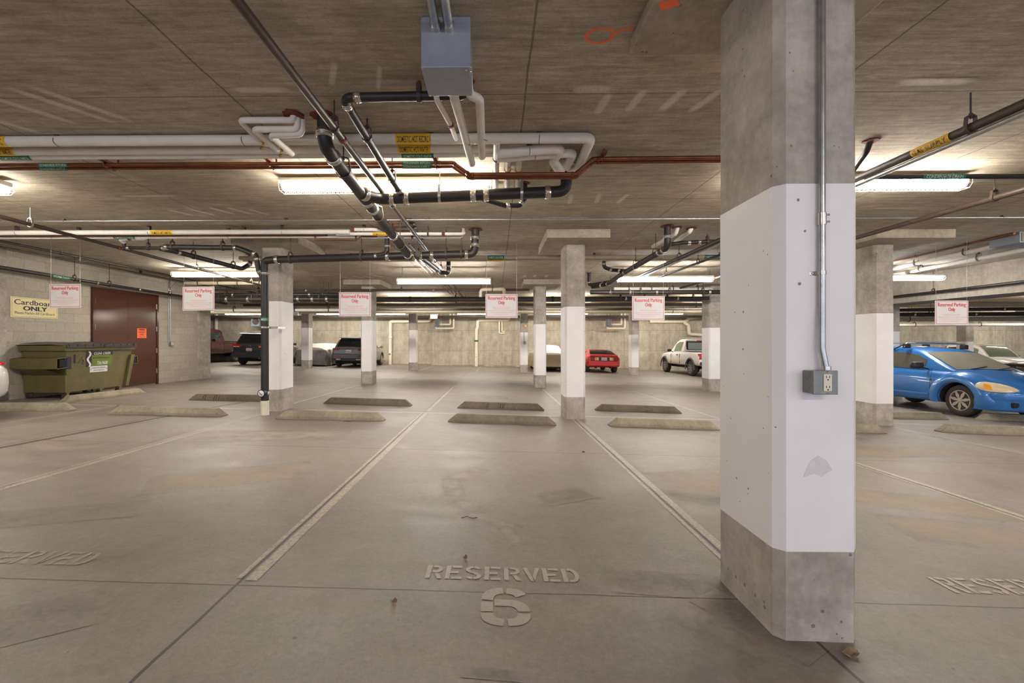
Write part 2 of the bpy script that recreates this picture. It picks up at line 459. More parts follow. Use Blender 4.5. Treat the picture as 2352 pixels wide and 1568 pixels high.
# ------------------------------------------------------------------ pipes
def sleeve(mb, p, d, r, L=0.06, m='clamp_metal'):
    mb.mat(m); d = V(d).normalized(); p = V(p)
    mb.lathe(p - d * L / 2, d, [(0, r * 1.0), (0, r * 1.12), (L * .25, r * 1.14), (L * .27, r * 1.2), (L * .38, r * 1.2), (L * .4, r * 1.13), (L * .6, r * 1.13), (L * .62, r * 1.2), (L * .73, r * 1.2), (L * .75, r * 1.14), (L, r * 1.12), (L, r * 1.0)], 14)
    return mb
def hanger_mb(p, d, r, m='galv', style='ring'):
    mb = MB(m); p = V(p); d, a, b = frame(d)
    top = p.z + r + (0.05 if style == 'ring' else 0.03)
    if top < CEIL - 0.02: mb.cyl((p.x, p.y, top - 0.02), (p.x, p.y, CEIL + 0.004), 0.006, n=6)
    if style == 'ring':
        n = 16; w = 0.014; R = r + 0.004
        side = V((0, 0, 1)).cross(d).normalized()
        pts = [(math.cos(t) * R, math.sin(t) * R) for t in [math.pi + math.pi * i / 10 for i in range(11)]]
        pts += [(R * .75, r + .04), (0, r + .055), (-R * .75, r + .04)]
        N = len(pts); vs = []
        for q in (-w, w):
            for rr in (1.0, 1.12):
                vs += [p + d * q + side * (x * rr) + V((0, 0, 1)) * (z * rr) for x, z in pts]
        fs = []
        for i in range(N):
            j = (i + 1) % N
            fs += [(i, j, N + j, N + i), (2 * N + i, 3 * N + i, 3 * N + j, 2 * N + j), (N + i, N + j, 3 * N + j, 3 * N + i), (i, 2 * N + i, 2 * N + j, j)]
        mb.add(vs, fs); mb.cyl((p.x, p.y, top - .01), (p.x, p.y, top + .02), 0.012, n=6)
    else:                                    # strap bracket bolted to the ceiling
        side = V((0, 0, 1)).cross(d).normalized()
        mb.slab(p - d * .02 + V((0, 0, r - .002)), d, side, V((0, 0, 1)), 0, .04, -.022, .022, max(.012, CEIL + .002 - p.z - r))
        mb.tube([p + side * r * 1.02 + V((0, 0, .2 * r)), p + side * r * 1.06 - V((0, 0, .6 * r)), p - V((0, 0, r * 1.06)), p - side * r * 1.06 - V((0, 0, .6 * r)), p - side * r * 1.02 + V((0, 0, .2 * r))], .0025, 5, r * .6)
    return mb
def label_mb(p, d, r, L, txt, base, ink, ang, tall=0.95):
    """A printed wrap on a pipe; ang is how far below the horizon its middle faces."""
    mb = MB(base); p = V(p); d = V(d).normalized(); n = 10; half = 1.15
    up = V((0, 0, 1)); out = d.cross(up).normalized()
    if out.y > 0.2 or (abs(out.y) <= 0.2 and out.x * p.x > 0): out = -out      # face the aisle
    at = lambda u, th, q: p + d * u + (out * math.cos(th) + up * math.sin(th)) * (r + q)
    vs = []
    for i in range(n + 1):
        th = -ang - half + 2 * half * i / n
        vs += [at(-L / 2, th, .003), at(L / 2, th, .003)]
    mb.add(vs, [(2 * i, 2 * i + 1, 2 * i + 3, 2 * i + 2) for i in range(n)], True)
    sg = 1 if d.cross(out).z * 1 < 0 or True else -1
    right = out.cross(up) * -1
    k = 1 if d.dot(right) > 0 else -1
    mb.mat(ink)
    hh = r * tall
    mb.text(txt, (0, 0, 0), d, up, hh, L * .88, 0.003, warp=lambda x, y: at(k * x, -ang + (y - hh / 2) / r, .004 + .10 * r))
    return mb
def lerp(a, b, t): return V(a) * (1 - t) + V(b) * t
def pipe(name, label, pts, r, m, bend=None, coup=(), hang=(), labels=(), group=None, cat='pipe', hm='iron_brown', hs='ring', cm='clamp_metal', collar=(), n=12, clen=None):
    pts = [V(p) for p in pts]
    o = MB(m).tube(pts, r, n, bend).build(name, origin=pts[0]); tag(o, label, cat, group)
    for i, t in coup:
        d = pts[i + 1] - pts[i]; sleeve(MB(), lerp(pts[i], pts[i + 1], t), d, r, clen or max(.05, r), cm).build('coupling', o)
    for i, t in hang:
        hanger_mb(lerp(pts[i], pts[i + 1], t), pts[i + 1] - pts[i], r, hm, hs).build('hanger', o)
    for i, t, L, txt, base, ink, ang in labels:
        label_mb(lerp(pts[i], pts[i + 1], t), pts[i + 1] - pts[i], r, L, txt, base, ink, ang, 0.7 if ang > .9 else 0.95).build('pipe_label', o)
    for i, rr in collar:
        p = pts[i]; mb = MB('firestop'); k = 18
        ring = [(math.cos(6.283 * j / k) * rr * random.uniform(.8, 1.15), math.sin(6.283 * j / k) * rr * random.uniform(.8, 1.15)) for j in range(k)]
        mb.prism([(p.x + a, p.y + b, CEIL - .012) for a, b in ring], (0, 0, .014)); mb.build('firestop_collar', o)
    return o

# ------------------------------------------------------------------ the setting
XL, XR, YB, YF = -24.0, 42.0, -6.0, 26.8
mb = MB('floor')
c4 = [(XL, YB), (XR, YB), (XR, YF + .3), (XL, YF + .3)]
mb.hexa([F2(x, y, -0.25) for x, y in c4], [F2(x, y) for x, y in c4])
floor = struct(mb.build('floor'))
struct(MB('ceil').box(XL, XR, YB, YF + .3, CEIL, CEIL + 0.25).build('ceiling')); ceiling = bpy.data.objects['ceiling']
struct(MB('wall').box(XL, XR, YF, YF + .3, -1.6, CEIL).build('wall_back'))
WX = -9.155
struct(MB('block').box(WX - .3, WX, 8.165, 13.95, -.3, CEIL).build('wall_left'))
struct(MB('column').box(WX - .3, WX + .03, YB, 8.165, -.1, CEIL).build('wall_side'))
struct(MB('column').box(WX - .3, WX + .06, 13.5, 14.05, -.35, CEIL).build('trim_1'))
struct(MB('wall').box(XL - .3, XL, YB, YF, -.3, CEIL).build('wall_west'))
struct(MB('wall').box(XR, XR + .3, YB, YF, -1.8, CEIL).build('wall_right'))
struct(MB('beam').box(11.25, 12.2, 1.0, 20.9, 2.28, CEIL).build('trim_2'))
struct(MB('beam').box(XL, XR, 21.6, 22.3, 2.62, CEIL).build('trim_3'))
for i, (x0, x1) in enumerate(((-6.2, -3.9), (-2.6, -.7), (-.1, 1.2), (5.9, 8.6))):
    struct(MB('stop').box(x0, x1, YF - .16, YF, zf((x0 + x1) / 2, YF) - .06, zf((x0 + x1) / 2, YF) + .07).build('baseboard_%d' % (i + 1)))

# paint and stains on the slab: parts of the floor
def strip(name, mat, x0, y0, x1, y1, w, z=.0021, off=0.0):
    d = V((x1 - x0, y1 - y0, 0)).normalized(); s = V((-d.y, d.x, 0)); mb = MB(mat)
    a, b = V((x0, y0, 0)), V((x1, y1, 0)); q = [a + s * (off - w / 2), b + s * (off - w / 2), b + s * (off + w / 2), a + s * (off + w / 2)]
    return mb.add([F2(p.x, p.y, z) for p in q], [(0, 1, 2, 3)]).build(name, floor)
for x, y0, y1 in ((-3.90, 2.2, 7.3), (-1.26, 2.2, 7.78), (1.335, 2.2, 7.5), (3.93, 2.2, 7.78), (6.54, 2.2, 7.5), (-6.78, 2.2, 7.9), (9.15, 2.2, 7.7), (-9.0, 2.2, 7.6)):
    strip('parking_line', 'line_paint', x, y0, x, y1, .058, off=-.040)
    strip('parking_line', 'line_paint', x, y0 + .02, x, y1, .028, off=.032)
for x, y1 in ((-3.98, 12.9), (-1.26, 12.9), (1.335, 12.9), (3.93, 12.9), (6.56, 12.9), (9.15, 12.9)):
    strip('parking_line', 'line_paint', x, 7.92 if abs(x) > 1.34 else 8.1, x, y1, .06, off=-.03)
for x0, x1 in ((-9.0, -4.2), (-3.5, 1.15), (1.56, 6.3), (6.75, 12)):
    strip('parking_line', 'line_paint', x0, 7.86, x1, 7.80, .085)
for x in (-13.9, -11.3, -8.7, -6.1, -3.6, -.9, 1.55, 4.1, 6.6, 9.2, 11.8, 14.4, 17): strip('parking_line', 'line_paint', x, 20.9, x, 26.2, .09)
strip('expansion_joint', 'oil_stain', -5.33, 4.3, -5.12, 7.0, .07, .001).data.materials[0] = M['far_dark']
strip('expansion_joint', 'line_paint', -5.45, 4.3, -5.25, 7.0, .012, .001).data.materials[0] = M['far_dark']
strip('expansion_joint', 'line_paint', -5.12, 7.5, -4.9, 9.0, .05, .001).data.materials[0] = M['far_dark']
strip('expansion_joint', 'line_paint', -8.2, 9.6, -1.6, 17.8, .035, .001).data.materials[0] = M['far_dark']
def patches(name, mat, lst, parent, fz, flip=False):
    mb = MB(mat); uv = []
    for k, (cx, cy, L, W, a) in enumerate(lst):
        d = V((math.cos(a), math.sin(a), 0)); s = V((-d.y, d.x, 0)); c = V((cx, cy, 0))
        q = [c - d * L / 2 - s * W / 2, c + d * L / 2 - s * W / 2, c + d * L / 2 + s * W / 2, c - d * L / 2 + s * W / 2]
        u = [(0.5 - .5, 0), (0, 1), (1, 1), (1, 0)]
        u = [(0, 0), (0, 1), (1, 1), (1, 0)]
        if flip: q = q[::-1]; u = u[::-1]
        mb.add([(p.x, p.y, fz(p.x, p.y) + (-1 if flip else 1) * k * .00004) for p in q], [(0, 1, 2, 3)]); uv += u
    return mb.build(name, parent, uv=uv)
patches('rust_stain', 'rust_stain', [(2.2, 4.1, 1.5, .9, .3), (3.3, 3.7, 1.6, .5, -.35), (3.2, 3.05, .9, .5, -.2), (5.2, 5.6, 2.0, .6, .1), (-2.3, 3.9, 1.3, .6, .5)], floor, lambda x, y: zf(x, y) + .0008)
patches('oil_stain', 'oil_stain', [(.95, 2.28, .75, .25, -.1), (1.75, 3.6, .9, .25, -.4), (3.4, 6.3, .3, .35, 0), (-2.1, 1.75, .8, .35, .6), (-3.1, 2.9, 1.3, .35, .35), (1.15, 1.98, .5, .22, -1.0), (5.0, 6.45, .5, .3, 0), (.55, 3.6, .5, .3, .5), (.0, 1.62, .06, .25, 1.5)], floor, lambda x, y: zf(x, y) + .0012)
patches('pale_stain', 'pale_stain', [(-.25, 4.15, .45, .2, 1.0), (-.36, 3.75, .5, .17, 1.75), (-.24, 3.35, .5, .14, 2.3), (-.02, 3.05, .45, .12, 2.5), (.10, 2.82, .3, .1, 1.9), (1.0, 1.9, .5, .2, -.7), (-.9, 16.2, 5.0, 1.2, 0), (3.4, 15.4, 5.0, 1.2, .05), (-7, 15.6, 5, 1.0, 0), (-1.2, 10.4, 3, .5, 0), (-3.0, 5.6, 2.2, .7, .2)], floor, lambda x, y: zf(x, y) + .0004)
# white blooms on the underside of the slab, one set in each bay
bl = []
for px, py, L, W, dx, dy in ((65, 250, .60, .09, 1, 1.6), (150, 245, .62, .09, 1, 1.6), (190, 240, .64, .09, 1, 1.6), (20, 285, .4, .08, 1, 1.6), (597, 206, .42, .09, 1, 0), (1360, 205, .28, .10, 1, 0), (1384, 240, .30, .08, -.1, 1), (1460, 232, .32, .08, -.12, 1), (1545, 230, .33, .09, -.2, 1), (1620, 232, .36, .08, -.3, 1),
    (415, 488, .35, .08, 1, 2), (465, 487, .35, .08, 1, 2), (510, 484, .38, .1, 1, 2), (550, 484, .38, .08, 1, 2), (595, 487, .34, .06, 1, 2), (340, 450, .7, .08, 1, 0), (1310, 458, .4, .07, .1, 1), (1373, 456, .4, .07, .1, 1), (1430, 456, .4, .07, -.1, 1), (765, 170, .3, .05, .45, -1), (870, 180, .3, .04, .3, -1), (2150, 188, .5, .09, 1, 0), (1300, 500, .7, .1, 1, 0), (2060, 478, .7, .07, 1, 0),
    (745, 632, .7, .1, 1, 0), (800, 638, .5, .1, 1, 2), (822, 636, .5, .1, 1, 2), (846, 636, .5, .1, 1, 2), (868, 634, .5, .1, 1, 2), (1205, 634, .5, .1, 0, 1), (1228, 634, .5, .1, 0, 1), (1255, 634, .5, .1, 0, 1)):
    p = PZ(px, py, CEIL); bl.append((p.x, p.y, L, W, math.atan2(dy, dx)))
patches('lime_bloom', 'lime_bloom', bl, ceiling, lambda x, y: CEIL - .0004, True)

# stencilled words, readable from where the photograph stands
def rot_rect(cx, cy, w, h, a):
    c, s = math.cos(a), math.sin(a)
    return [(cx + x * c - y * s, cy + x * s + y * c) for x, y in ((-w / 2, -h / 2), (w / 2, -h / 2), (w / 2, h / 2), (-w / 2, h / 2))]
def arc(cx, cy, rx, ry, a0, a1, t, n=8, ty=None):
    ty = ty or t
    o = [(cx + rx * math.cos(math.radians(a0 + (a1 - a0) * i / n)), cy + ry * math.sin(math.radians(a0 + (a1 - a0) * i / n))) for i in range(n + 1)]
    q = [(cx + (rx - t) * math.cos(math.radians(a0 + (a1 - a0) * i / n)), cy + (ry - ty) * math.sin(math.radians(a0 + (a1 - a0) * i / n))) for i in range(n + 1)]
    return o + q[::-1]
R4 = lambda x0, y0, x1, y1: [(x0, y0), (x1, y0), (x1, y1), (x0, y1)]
GL = {  # stencil letters in a unit box (width .72)
    'R': [R4(0, 0, .2, 1), [(.27, 1), (.44, 1), (.27, .82)][:0] or R4(.27, .83, .42, 1), arc(.42, .72, .28, .28, -90, 90, .18, 8, .16), R4(.27, .44, .42, .60), [(.34, .40), (.52, .40), (.74, 0), (.52, 0)]],
    'E': [R4(0, 0, .2, 1), R4(.27, .84, .70, 1), R4(.2, .42, .56, .58), R4(.27, 0, .70, .16)],
    'S': [arc(.36, .73, .34, .27, 20, 85, .18, 6, .16), arc(.36, .73, .34, .27, 95, 262, .18, 10, .16), arc(.36, .27, .34, .27, -82, 82, .18, 10, .16), arc(.36, .27, .34, .27, 200, 265, .18, 6, .16), R4(.3, .44, .42, .58)],
    'V': [[(0, 1), (.2, 1), (.42, 0), (.27, 0)], [(.74, 1), (.55, 1), (.40, .33), (.46, .02)]],
    'D': [R4(0, 0, .2, 1), R4(.27, .84, .38, 1), arc(.36, .5, .36, .5, -88, 88, .19, 12, .16), R4(.27, 0, .38, .16)]}
def stencil(txt, p0, p1, h, mat):
    """Word painted from p0 to p1 on the slab."""
    mb = MB(mat); d = V((p1[0] - p0[0], p1[1] - p0[1], 0)); L = d.length; d.normalize(); s = V((-d.y, d.x, 0))
    adv = L / (len(txt) - .14)
    for i, ch in enumerate(txt):
        for poly in GL[ch]:
            q = [V((p0[0], p0[1], 0)) + d * (i * adv + x / .72 * adv * .86) + s * (y * h) for x, y in poly]
            mb.add([F2(p.x, p.y, .0024) for p in q], [tuple(range(len(q)))])
    return mb.build('stencil_word', floor)
stencil('RESERVED', (-.364, 2.272), (.438, 2.272), .135, 'stencil_paint')
stencil('RESERVED', (-2.98, 2.30), (-2.17, 2.30), .145, 'stencil_worn')
stencil('RESERVED', (2.325, 2.275), (3.13, 2.275), .155, 'stencil_paint')
def six(cx, cy, w, h, mat):
    mb = MB(mat); t, tv = w * .25, h * .17; W = w / 2
    def seg(oy, H, a0, a1, n=10):
        e = 2 / 2.6; f = lambda a, A, B: (math.copysign(abs(math.cos(a)) ** e, math.cos(a)) * A, oy + math.copysign(abs(math.sin(a)) ** e, math.sin(a)) * B)
        aa = [math.radians(a0 + (a1 - a0) * i / n) for i in range(n + 1)]
        o = [f(a, W, H) for a in aa]; q = [f(a, W - t, H - tv) for a in aa]
        for k in range(n): mb.add([F2(cx + x, cy + y, .0024) for x, y in (o[k], o[k + 1], q[k + 1], q[k])], [(0, 1, 2, 3)])
    seg(.10 * h, .40 * h, 28, 87); seg(.10 * h, .40 * h, 93, 176)
    seg(-.17 * h, .33 * h, 182, 267); seg(-.17 * h, .33 * h, 273, 357); seg(-.17 * h, .33 * h, 3, 90)
    R_ = lambda x0, y0, x1, y1: mb.add([F2(cx + x, cy + y, .0024) for x, y in ((x0, y0), (x1, y0), (x1, y1), (x0, y1))], [(0, 1, 2, 3)])
    R_(-W, -.165 * h, -W + t, .09 * h); R_(-W + t * 1.12, .16 * h - tv, .0, .16 * h)
    return mb.build('stencil_number', floor)
six(.045, 2.05, .225, .30, 'stencil_mid')
mb = MB('stencil_worn'); mb.add([F2(x, y, .0024) for x, y in ((-2.62, 2.14), (-2.50, 2.14), (-2.52, 2.20), (-2.60, 2.22))], [(0, 1, 2, 3)]); mb.build('stencil_number', floor)
# orange spray on the underside of the slab
mb = MB('orange_spray'); uvs = []
c0 = PZ(1377, 82, CEIL)
for (cx, cy, rx, ry, a0, a1, lift) in ((c0.x, c0.y, .078, .062, 0, 360, 0), (c0.x + .155, c0.y + .01, .078, .066, 200, 290, .0005)):
    n = 20
    for i in range(n):
        q = []
        for k, t in ((i, 1.2), (i + 1, 1.2), (i + 1, .8), (i, .8)):
            a = math.radians(a0 + (a1 - a0) * k / n); q.append((cx + rx * t * math.cos(a), cy + ry * t * math.sin(a), CEIL - .0014 - lift))
        mb.add(q, [(0, 1, 2, 3)]); uvs += [(0, .5), (0, .5), (1, .5), (1, .5)]
mb.build('spray_mark', ceiling, uv=uvs)

# ------------------------------------------------------------------ columns
CW, CD, CH = 0.345, 0.50, 0.034
def col_profile(x0, y0, e=0.0):
    x1, y1 = x0 + CW, y0 + CD; c = CH
    return [(x0 + c, y0 - e), (x1 - c, y0 - e), (x1 + e, y0 + c), (x1 + e, y1 - c), (x1 - c, y1 + e), (x0 + c, y1 + e), (x0 - e, y1 - c), (x0 - e, y0 + c)]
def column(x0, y0, label, panel=True, pz=2.86, py=(-.5, .75), px=(-.36, .38), band=True, group='painted concrete columns'):
    cx, cy = x0 + CW / 2, y0 + CD / 2
    o = empty('concrete_column', (cx, cy, zf(cx, cy))); tag(o, label, 'column', group)
    top = pz if panel else CEIL
    pr = col_profile(x0, y0)
    mb = MB('column'); n = 8
    b = [F2(x, y, -.004) for x, y in pr]; t = [V((x, y, top)) for x, y in pr]
    mb.add(b + t, [tuple(range(n))[::-1], tuple(range(n, 2 * n))] + [(i, (i + 1) % n, n + (i + 1) % n, n + i) for i in range(n)])
    mb.build('shaft', o)
    if band:
        z0 = zf(cx, cy) + .378; mb = MB('band'); pr2 = col_profile(x0, y0, .0025)
        mb.prism([(x, y, z0) for x, y in pr2], (0, 0, 1.524)).build('painted_band', o)
    if panel:
        MB('panel').bbox(x0 + px[0], x0 + CW + px[1], y0 + py[0], y0 + CD + py[1] - .5 + .15, pz, CEIL - .0022, .006).build('drop_panel', o)
    return o
colF = column(1.171, 1.86, 'nearest concrete column with white band, conduit and outlet box', pz=2.925, py=(-.62, .62), px=(-.385, .40))
column(-4.045, 7.60, 'white banded column beside the vertical black drain stack and round cleanout', px=(-.365, .42), py=(-.27, .75))
column(1.171, 7.50, 'white banded column under a drop panel behind the second wheel stop gap', px=(-.36, .29))
column(6.39, 7.58, 'white banded column beyond the nearest column, beside the blue car', px=(-.38, .5))
column(-4.045, 13.28, 'white banded column half hiding the grey hatchback behind it')
column(1.171, 13.28, 'slender white banded column beside the beige covered car')
column(6.35, 13.28, 'white banded column in front of the white pickup tail')
column(11.62, 13.28, 'white banded column under the deep concrete beam', panel=False)
column(-9.16, 20.8, 'far white banded column before the silver tarp covered car', panel=False)
column(-4.08, 20.8, 'far white banded column under the green exit sign', panel=False)
colS = column(1.171, 20.8, 'far tan column carrying a yellow strobe and small switch box', panel=False)
column(6.35, 20.8, 'far white banded column between the red coupe and white pickup', panel=False)
column(21.75, 20.8, 'far white banded column behind the blue car roof, before the white truck', panel=False)
column(16.8, 20.8, 'far white banded column behind the roof rack of the blue car', panel=False)

q = [P(*a, 1.856) for a in ((1845, 1096), (1862, 1058), (1880, 1046), (1898, 1056), (1913, 1080), (1905, 1083), (1888, 1095), (1870, 1088))]
MB('paint_scuff').add([(p.x, 1.8566, p.z) for p in q], [tuple(range(8))]).build('scuff_mark', colF)
q = [PZ(*a, 2.925) for a in ((1512, 4), (1556, -2), (1562, 12), (1518, 24))]
MB('orange').add([(p.x, p.y, 2.924) for p in q], [(0, 1, 2, 3)]).build('spray_mark', colF)

# ------------------------------------------------------------------ fluorescent lights
def light(xc, y, zb, label, L=2.25, glowm='lens_glow', guard=True, group='fluorescent strip lights', rods=True):
    o = empty('strip_light', (xc, y, zb + .12)); tag(o, label, 'light', group)
    x0, x1 = xc - L / 2, xc + L / 2
    MB('housing').bbox(x0, x1, y - .07, y + .07, zb + .075, zb + .125, .006).build('housing', o)
    prof = [(-.066, .075), (-.072, .045), (-.05, .012), (0, .0), (.05, .012), (.072, .045), (.066, .075)]
    MB(glowm).prism([(x0 + .03, y + a, zb + b) for a, b in prof], (L - .06, 0, 0)).build('lens', o)
    if guard:
        mb = MB('housing'); n = int(L / .045)
        for k in range(n + 1):
            x = x0 + .01 + (L - .02) * k / n
            mb.tube([(x, y - .085, zb + .09), (x, y - .088, zb + .03), (x, y - .055, zb - .012), (x, y + .055, zb - .012), (x, y + .088, zb + .03), (x, y + .085, zb + .09)], .0022, 4, .004)
        for a, b in ((-.088, .03), (-.055, -.012), (.055, -.012), (.088, .03), (-.085, .09), (.085, .09)):
            mb.cyl((x0, y + a, zb + b), (x1, y + a, zb + b), .0025, n=5)
        mb.build('wire_guard', o)
    if rods and zb + .13 < CEIL - .02:
        for x in (x0 + .12, x1 - .12): MB('galv').cyl((x, y, zb + .12), (x, y, CEIL + .003), .005, n=6).build('hanger_rod', o)
    return o
light(-1.17, 4.73, 2.845, 'wire guarded strip light glowing behind the crossing black drain pipes')
light(3.80, 4.73, 2.845, 'wire guarded strip light behind the gas supply pipe and drain line')
light(-6.42, 4.73, 2.845, 'wire guarded strip light whose end shows at the edge of the photo')
light(9.0, 4.73, 2.845, 'strip light on the ceiling just outside the view beyond the right edge')
light(-1.24, 10.66, 2.62, 'suspended strip light hanging between the two middle hanging signs', glowm='lens_glow_cool')
light(4.05, 10.66, 2.66, 'suspended strip light above the hanging sign nearest the column', glowm='lens_glow_cool')
light(9.45, 10.66, 2.68, 'strip light under the deep beam beyond the far right column', glowm='lens_glow_cool')
light(-6.7, 10.66, 2.80, 'strip light on the ceiling near the brown door behind drain elbows')
for x, s in ((-13.6, 'above the maroon pickup'), (-8.6, 'over the silver covered car'), (-6.0, 'over the grey hatchback'), (-.95, 'beside the exit sign'), (3.85, 'behind the middle column'), (8.95, 'over the white pickup'), (15.0, 'beyond the concrete beam'), (22.0, 'over the far white truck'), (28.5, 'farther right along the back wall'), (35, 'farthest along the back wall')):
    light(x, 24.0, 2.64, 'far suspended strip light ' + s, guard=False)
for x, s in ((-3.2, 'above the driving lane between the middle columns on the door side'), (2.6, 'above the driving lane between the two middle columns'), (8.4, 'above the driving lane toward the beam'), (-12.5, 'above the lane beyond the block wall'), (15.5, 'above the lane beyond the beam'), (22.0, 'above the lane before the far truck'), (29.0, 'farthest above the lane')):
    light(x, 17.3, 2.80, 'strip light ' + s, guard=False)
for x, s in ((-3.6, 'on the door side'), (1.9, 'in the middle'), (7.2, 'on the column side')):
    light(x, -2.4, 2.845, 'strip light behind the camera ' + s, guard=False, glowm='lens_glow_soft')

# ------------------------------------------------------------------ hanging signs
def word_bars(mb, o, xd, yd, y, w, h, rnd):
    x = -w / 2
    while x < w / 2 - .004:
        L = min(rnd.uniform(.012, .035), w / 2 - x); mb.quad(o, xd, yd, x, x + L, y, y + h); x += L + .006
def sign(px, py, label, rise=0.0):
    c = P(px, py, 7.86); o = empty('parking_sign', c); tag(o, label, 'sign', 'reserved parking signs')
    x, y, z = c; W, H = .285, .212; up = V((0, 0, 1)); r = V((1, 0, rise)).normalized(); f = V((0, -1, 0))
    mb = MB('sign_white').slab(c, r, up, f, -W, W, -H, H, .008)
    q = c + f * .0095; mb.mat('sign_red')
    for a in ((-W + .016, W - .016, H - .024, H - .017), (-W + .016, W - .016, -H + .017, -H + .024), (-W + .016, -W + .023, -H + .017, H - .017), (W - .023, W - .016, -H + .017, H - .017)): mb.quad(q, r, up, *a)
    mb.text('Reserved Parking', q + up * .110, r, up, .062, .478, .004, fat=.0021)
    mb.text('Only', q + up * .030, r, up, .062, .114, .004, fat=.0021)
    mb.mat('faint_red'); rn = random.Random(3)
    for yy, w, h in ((-.035, .32, .009), (-.052, .27, .009), (-.085, .49, .011), (-.117, .40, .011), (-.149, .27, .009)): word_bars(mb, q, r, up, yy, w, h, rn)
    mb.build('panel', o)
    for s in (-1, 1):
        b = c + r * (s * (W - .02)) + up * (H - .012)
        MB('wire').cyl(b, (b.x, b.y, CEIL + .002), .0022, n=5).build('hanging_wire', o)
        MB('wire').lathe(b + V((0, -.004, .004)), (0, -1, 0), [(0, .007), (.006, .007), (.006, .0)], 10).build('eyelet', o)
    return o
sign(150.5, 679.5, 'reserved parking sign hanging in front of the cream cardboard sign', .012)
sign(456.5, 685.5, 'reserved parking sign hanging by the conduits right of the brown door', .008)
sign(815.5, 698.5, 'reserved parking sign hanging before the column by the grey hatchback')
sign(1152, 702.5, 'reserved parking sign hanging beside the exit sign, above empty back wall')
sign(1489, 707.5, 'reserved parking sign hanging between the red coupe and white pickup')
sign(2185, 718, 'reserved parking sign hanging above the blue car')

# ------------------------------------------------------------------ block wall, door and what is on it
ND = V((1, 0, 0)); YD = V((0, 1, 0)); UP = V((0, 0, 1))
y0, y1 = PX(209, 780, WX).y, PX(360.5, 780, WX).y
zt = PX(209, 658, WX).z
zb = zf(WX, (y0 + y1) / 2)
door = struct(empty('door_1', (WX, (y0 + y1) / 2, zb)))
fr = MB('door_brown')
fr.box(WX - .02, WX + .05, y0, y0 + .055, zb - .02, zt); fr.box(WX - .02, WX + .05, y1 - .055, y1, zb - .02, zt); fr.box(WX - .02, WX + .05, y0 + .055, y1 - .055, zt - .06, zt)
fr.build('door_frame', door)
ym = (y0 + y1) / 2
for a, b in ((y0 + .058, ym - .002), (ym + .002, y1 - .058)):
    lf = MB('door_brown').bbox(WX - .01, WX + .03, a, b, zb + .012, zt - .063, .002).build('door_leaf', door)
    ya = a if a < ym - .3 else b
    for k in (.18, .72, 1.3, 1.9):
        MB('galv').cyl((WX + .036, ya, zb + k + .1), (WX + .036, ya, zb + k + .23), .011, n=8).build('hinge', lf)
mb = MB('galv'); mb.lathe((WX + .03, ym + .07, zb + 1.0), (1, 0, 0), [(0, .03), (.01, .03), (.012, .012), (.05, .012), (.052, .028), (.07, .026), (.075, 0)], 14); mb.build('door_knob', door)
MB('black').text('KNOX BOX' if False else '', (0, 0, 0), YD, UP, .03) if False else None
c = PX(323, 765, WX); c.x = WX + .031
mb = MB('orange').slab(c, YD, UP, ND, -.15, .15, -.125, .125, .002); q = c + ND * .003; mb.mat('ink')
mb.text('WARNING', q + UP * .075, YD, UP, .032, .20, .004, fat=.002)
rn = random.Random(5)
for yy, w, h in ((.04, .17, .012), (.012, .21, .016), (-.025, .11, .012), (-.05, .14, .014), (-.1, .2, .007)): word_bars(mb, q, YD, UP, yy, w, h, rn)
tag(mb.build('warning_notice', origin=c), 'orange warning notice stuck on the brown double door', 'notice')
# cardboard sign
a, b = PX(23, 707, WX), PX(132, 707, WX)
c = V((WX + .004, (a.y + b.y) / 2, PX(78, 707.5, WX).z)); W = (b.y - a.y) / 2; H = .195
mb = MB('cream').slab(c, YD, UP, ND, -W, W, -H, H, .006); q = c + ND * .0075; mb.mat('ink')
for e in ((-W + .02, W - .02, H - .02, H - .016), (-W + .02, W - .02, -H + .016, -H + .02), (-W + .02, -W + .024, -H + .02, H - .02), (W - .024, W - .02, -H + .02, H - .02)): mb.quad(q, YD, UP, *e)
mb.text('Cardboard', q + UP * .055, YD, UP, .095, W * 1.72, .006, fat=.002)
mb.text('ONLY', q - UP * .055, YD, UP, .085, W * 1.0, .012, fat=.006)
mb.text('Please Flatten All Cardboard', q - UP * .13, YD, UP, .05, W * 1.68, .004)
tag(mb.build('cardboard_sign', origin=c), 'cream cardboard only sign on the block wall above the dumpster', 'sign')
# conduits and switch box by the door
for k, (px, lab) in enumerate(((388.5, 'thin wall conduit running down to the switch box beside the brown door'), (392.0, 'second thin wall conduit beside the first, curving to the ceiling'))):
    p = PX(px, 700, WX + .03); zb2 = PX(390, 788, WX + .03).z
    d = -.2 if k == 0 else .35
    pts = [(WX + .02, p.y, zb2), (WX + .02, p.y, 2.70), (WX + .1, p.y + d * .5, 2.95), (WX + .3, p.y + d, 2.985)]
    tag(MB('galv').tube(pts, .012, 8, .15).build('wall_conduit', origin=pts[0]), lab, 'conduit')
p = PX(391, 788, WX)
mb = MB('outlet_grey').bbox(WX, WX + .055, p.y - .06, p.y + .06, p.z - .07, p.z + .05, .006)
o = tag(mb.build('switch_box', origin=p), 'small grey switch box on the block wall beside the brown door', 'box')
MB('galv').box(WX + .055, WX + .062, p.y - .045, p.y + .045, p.z - .055, p.z + .035).build('cover_plate', o)

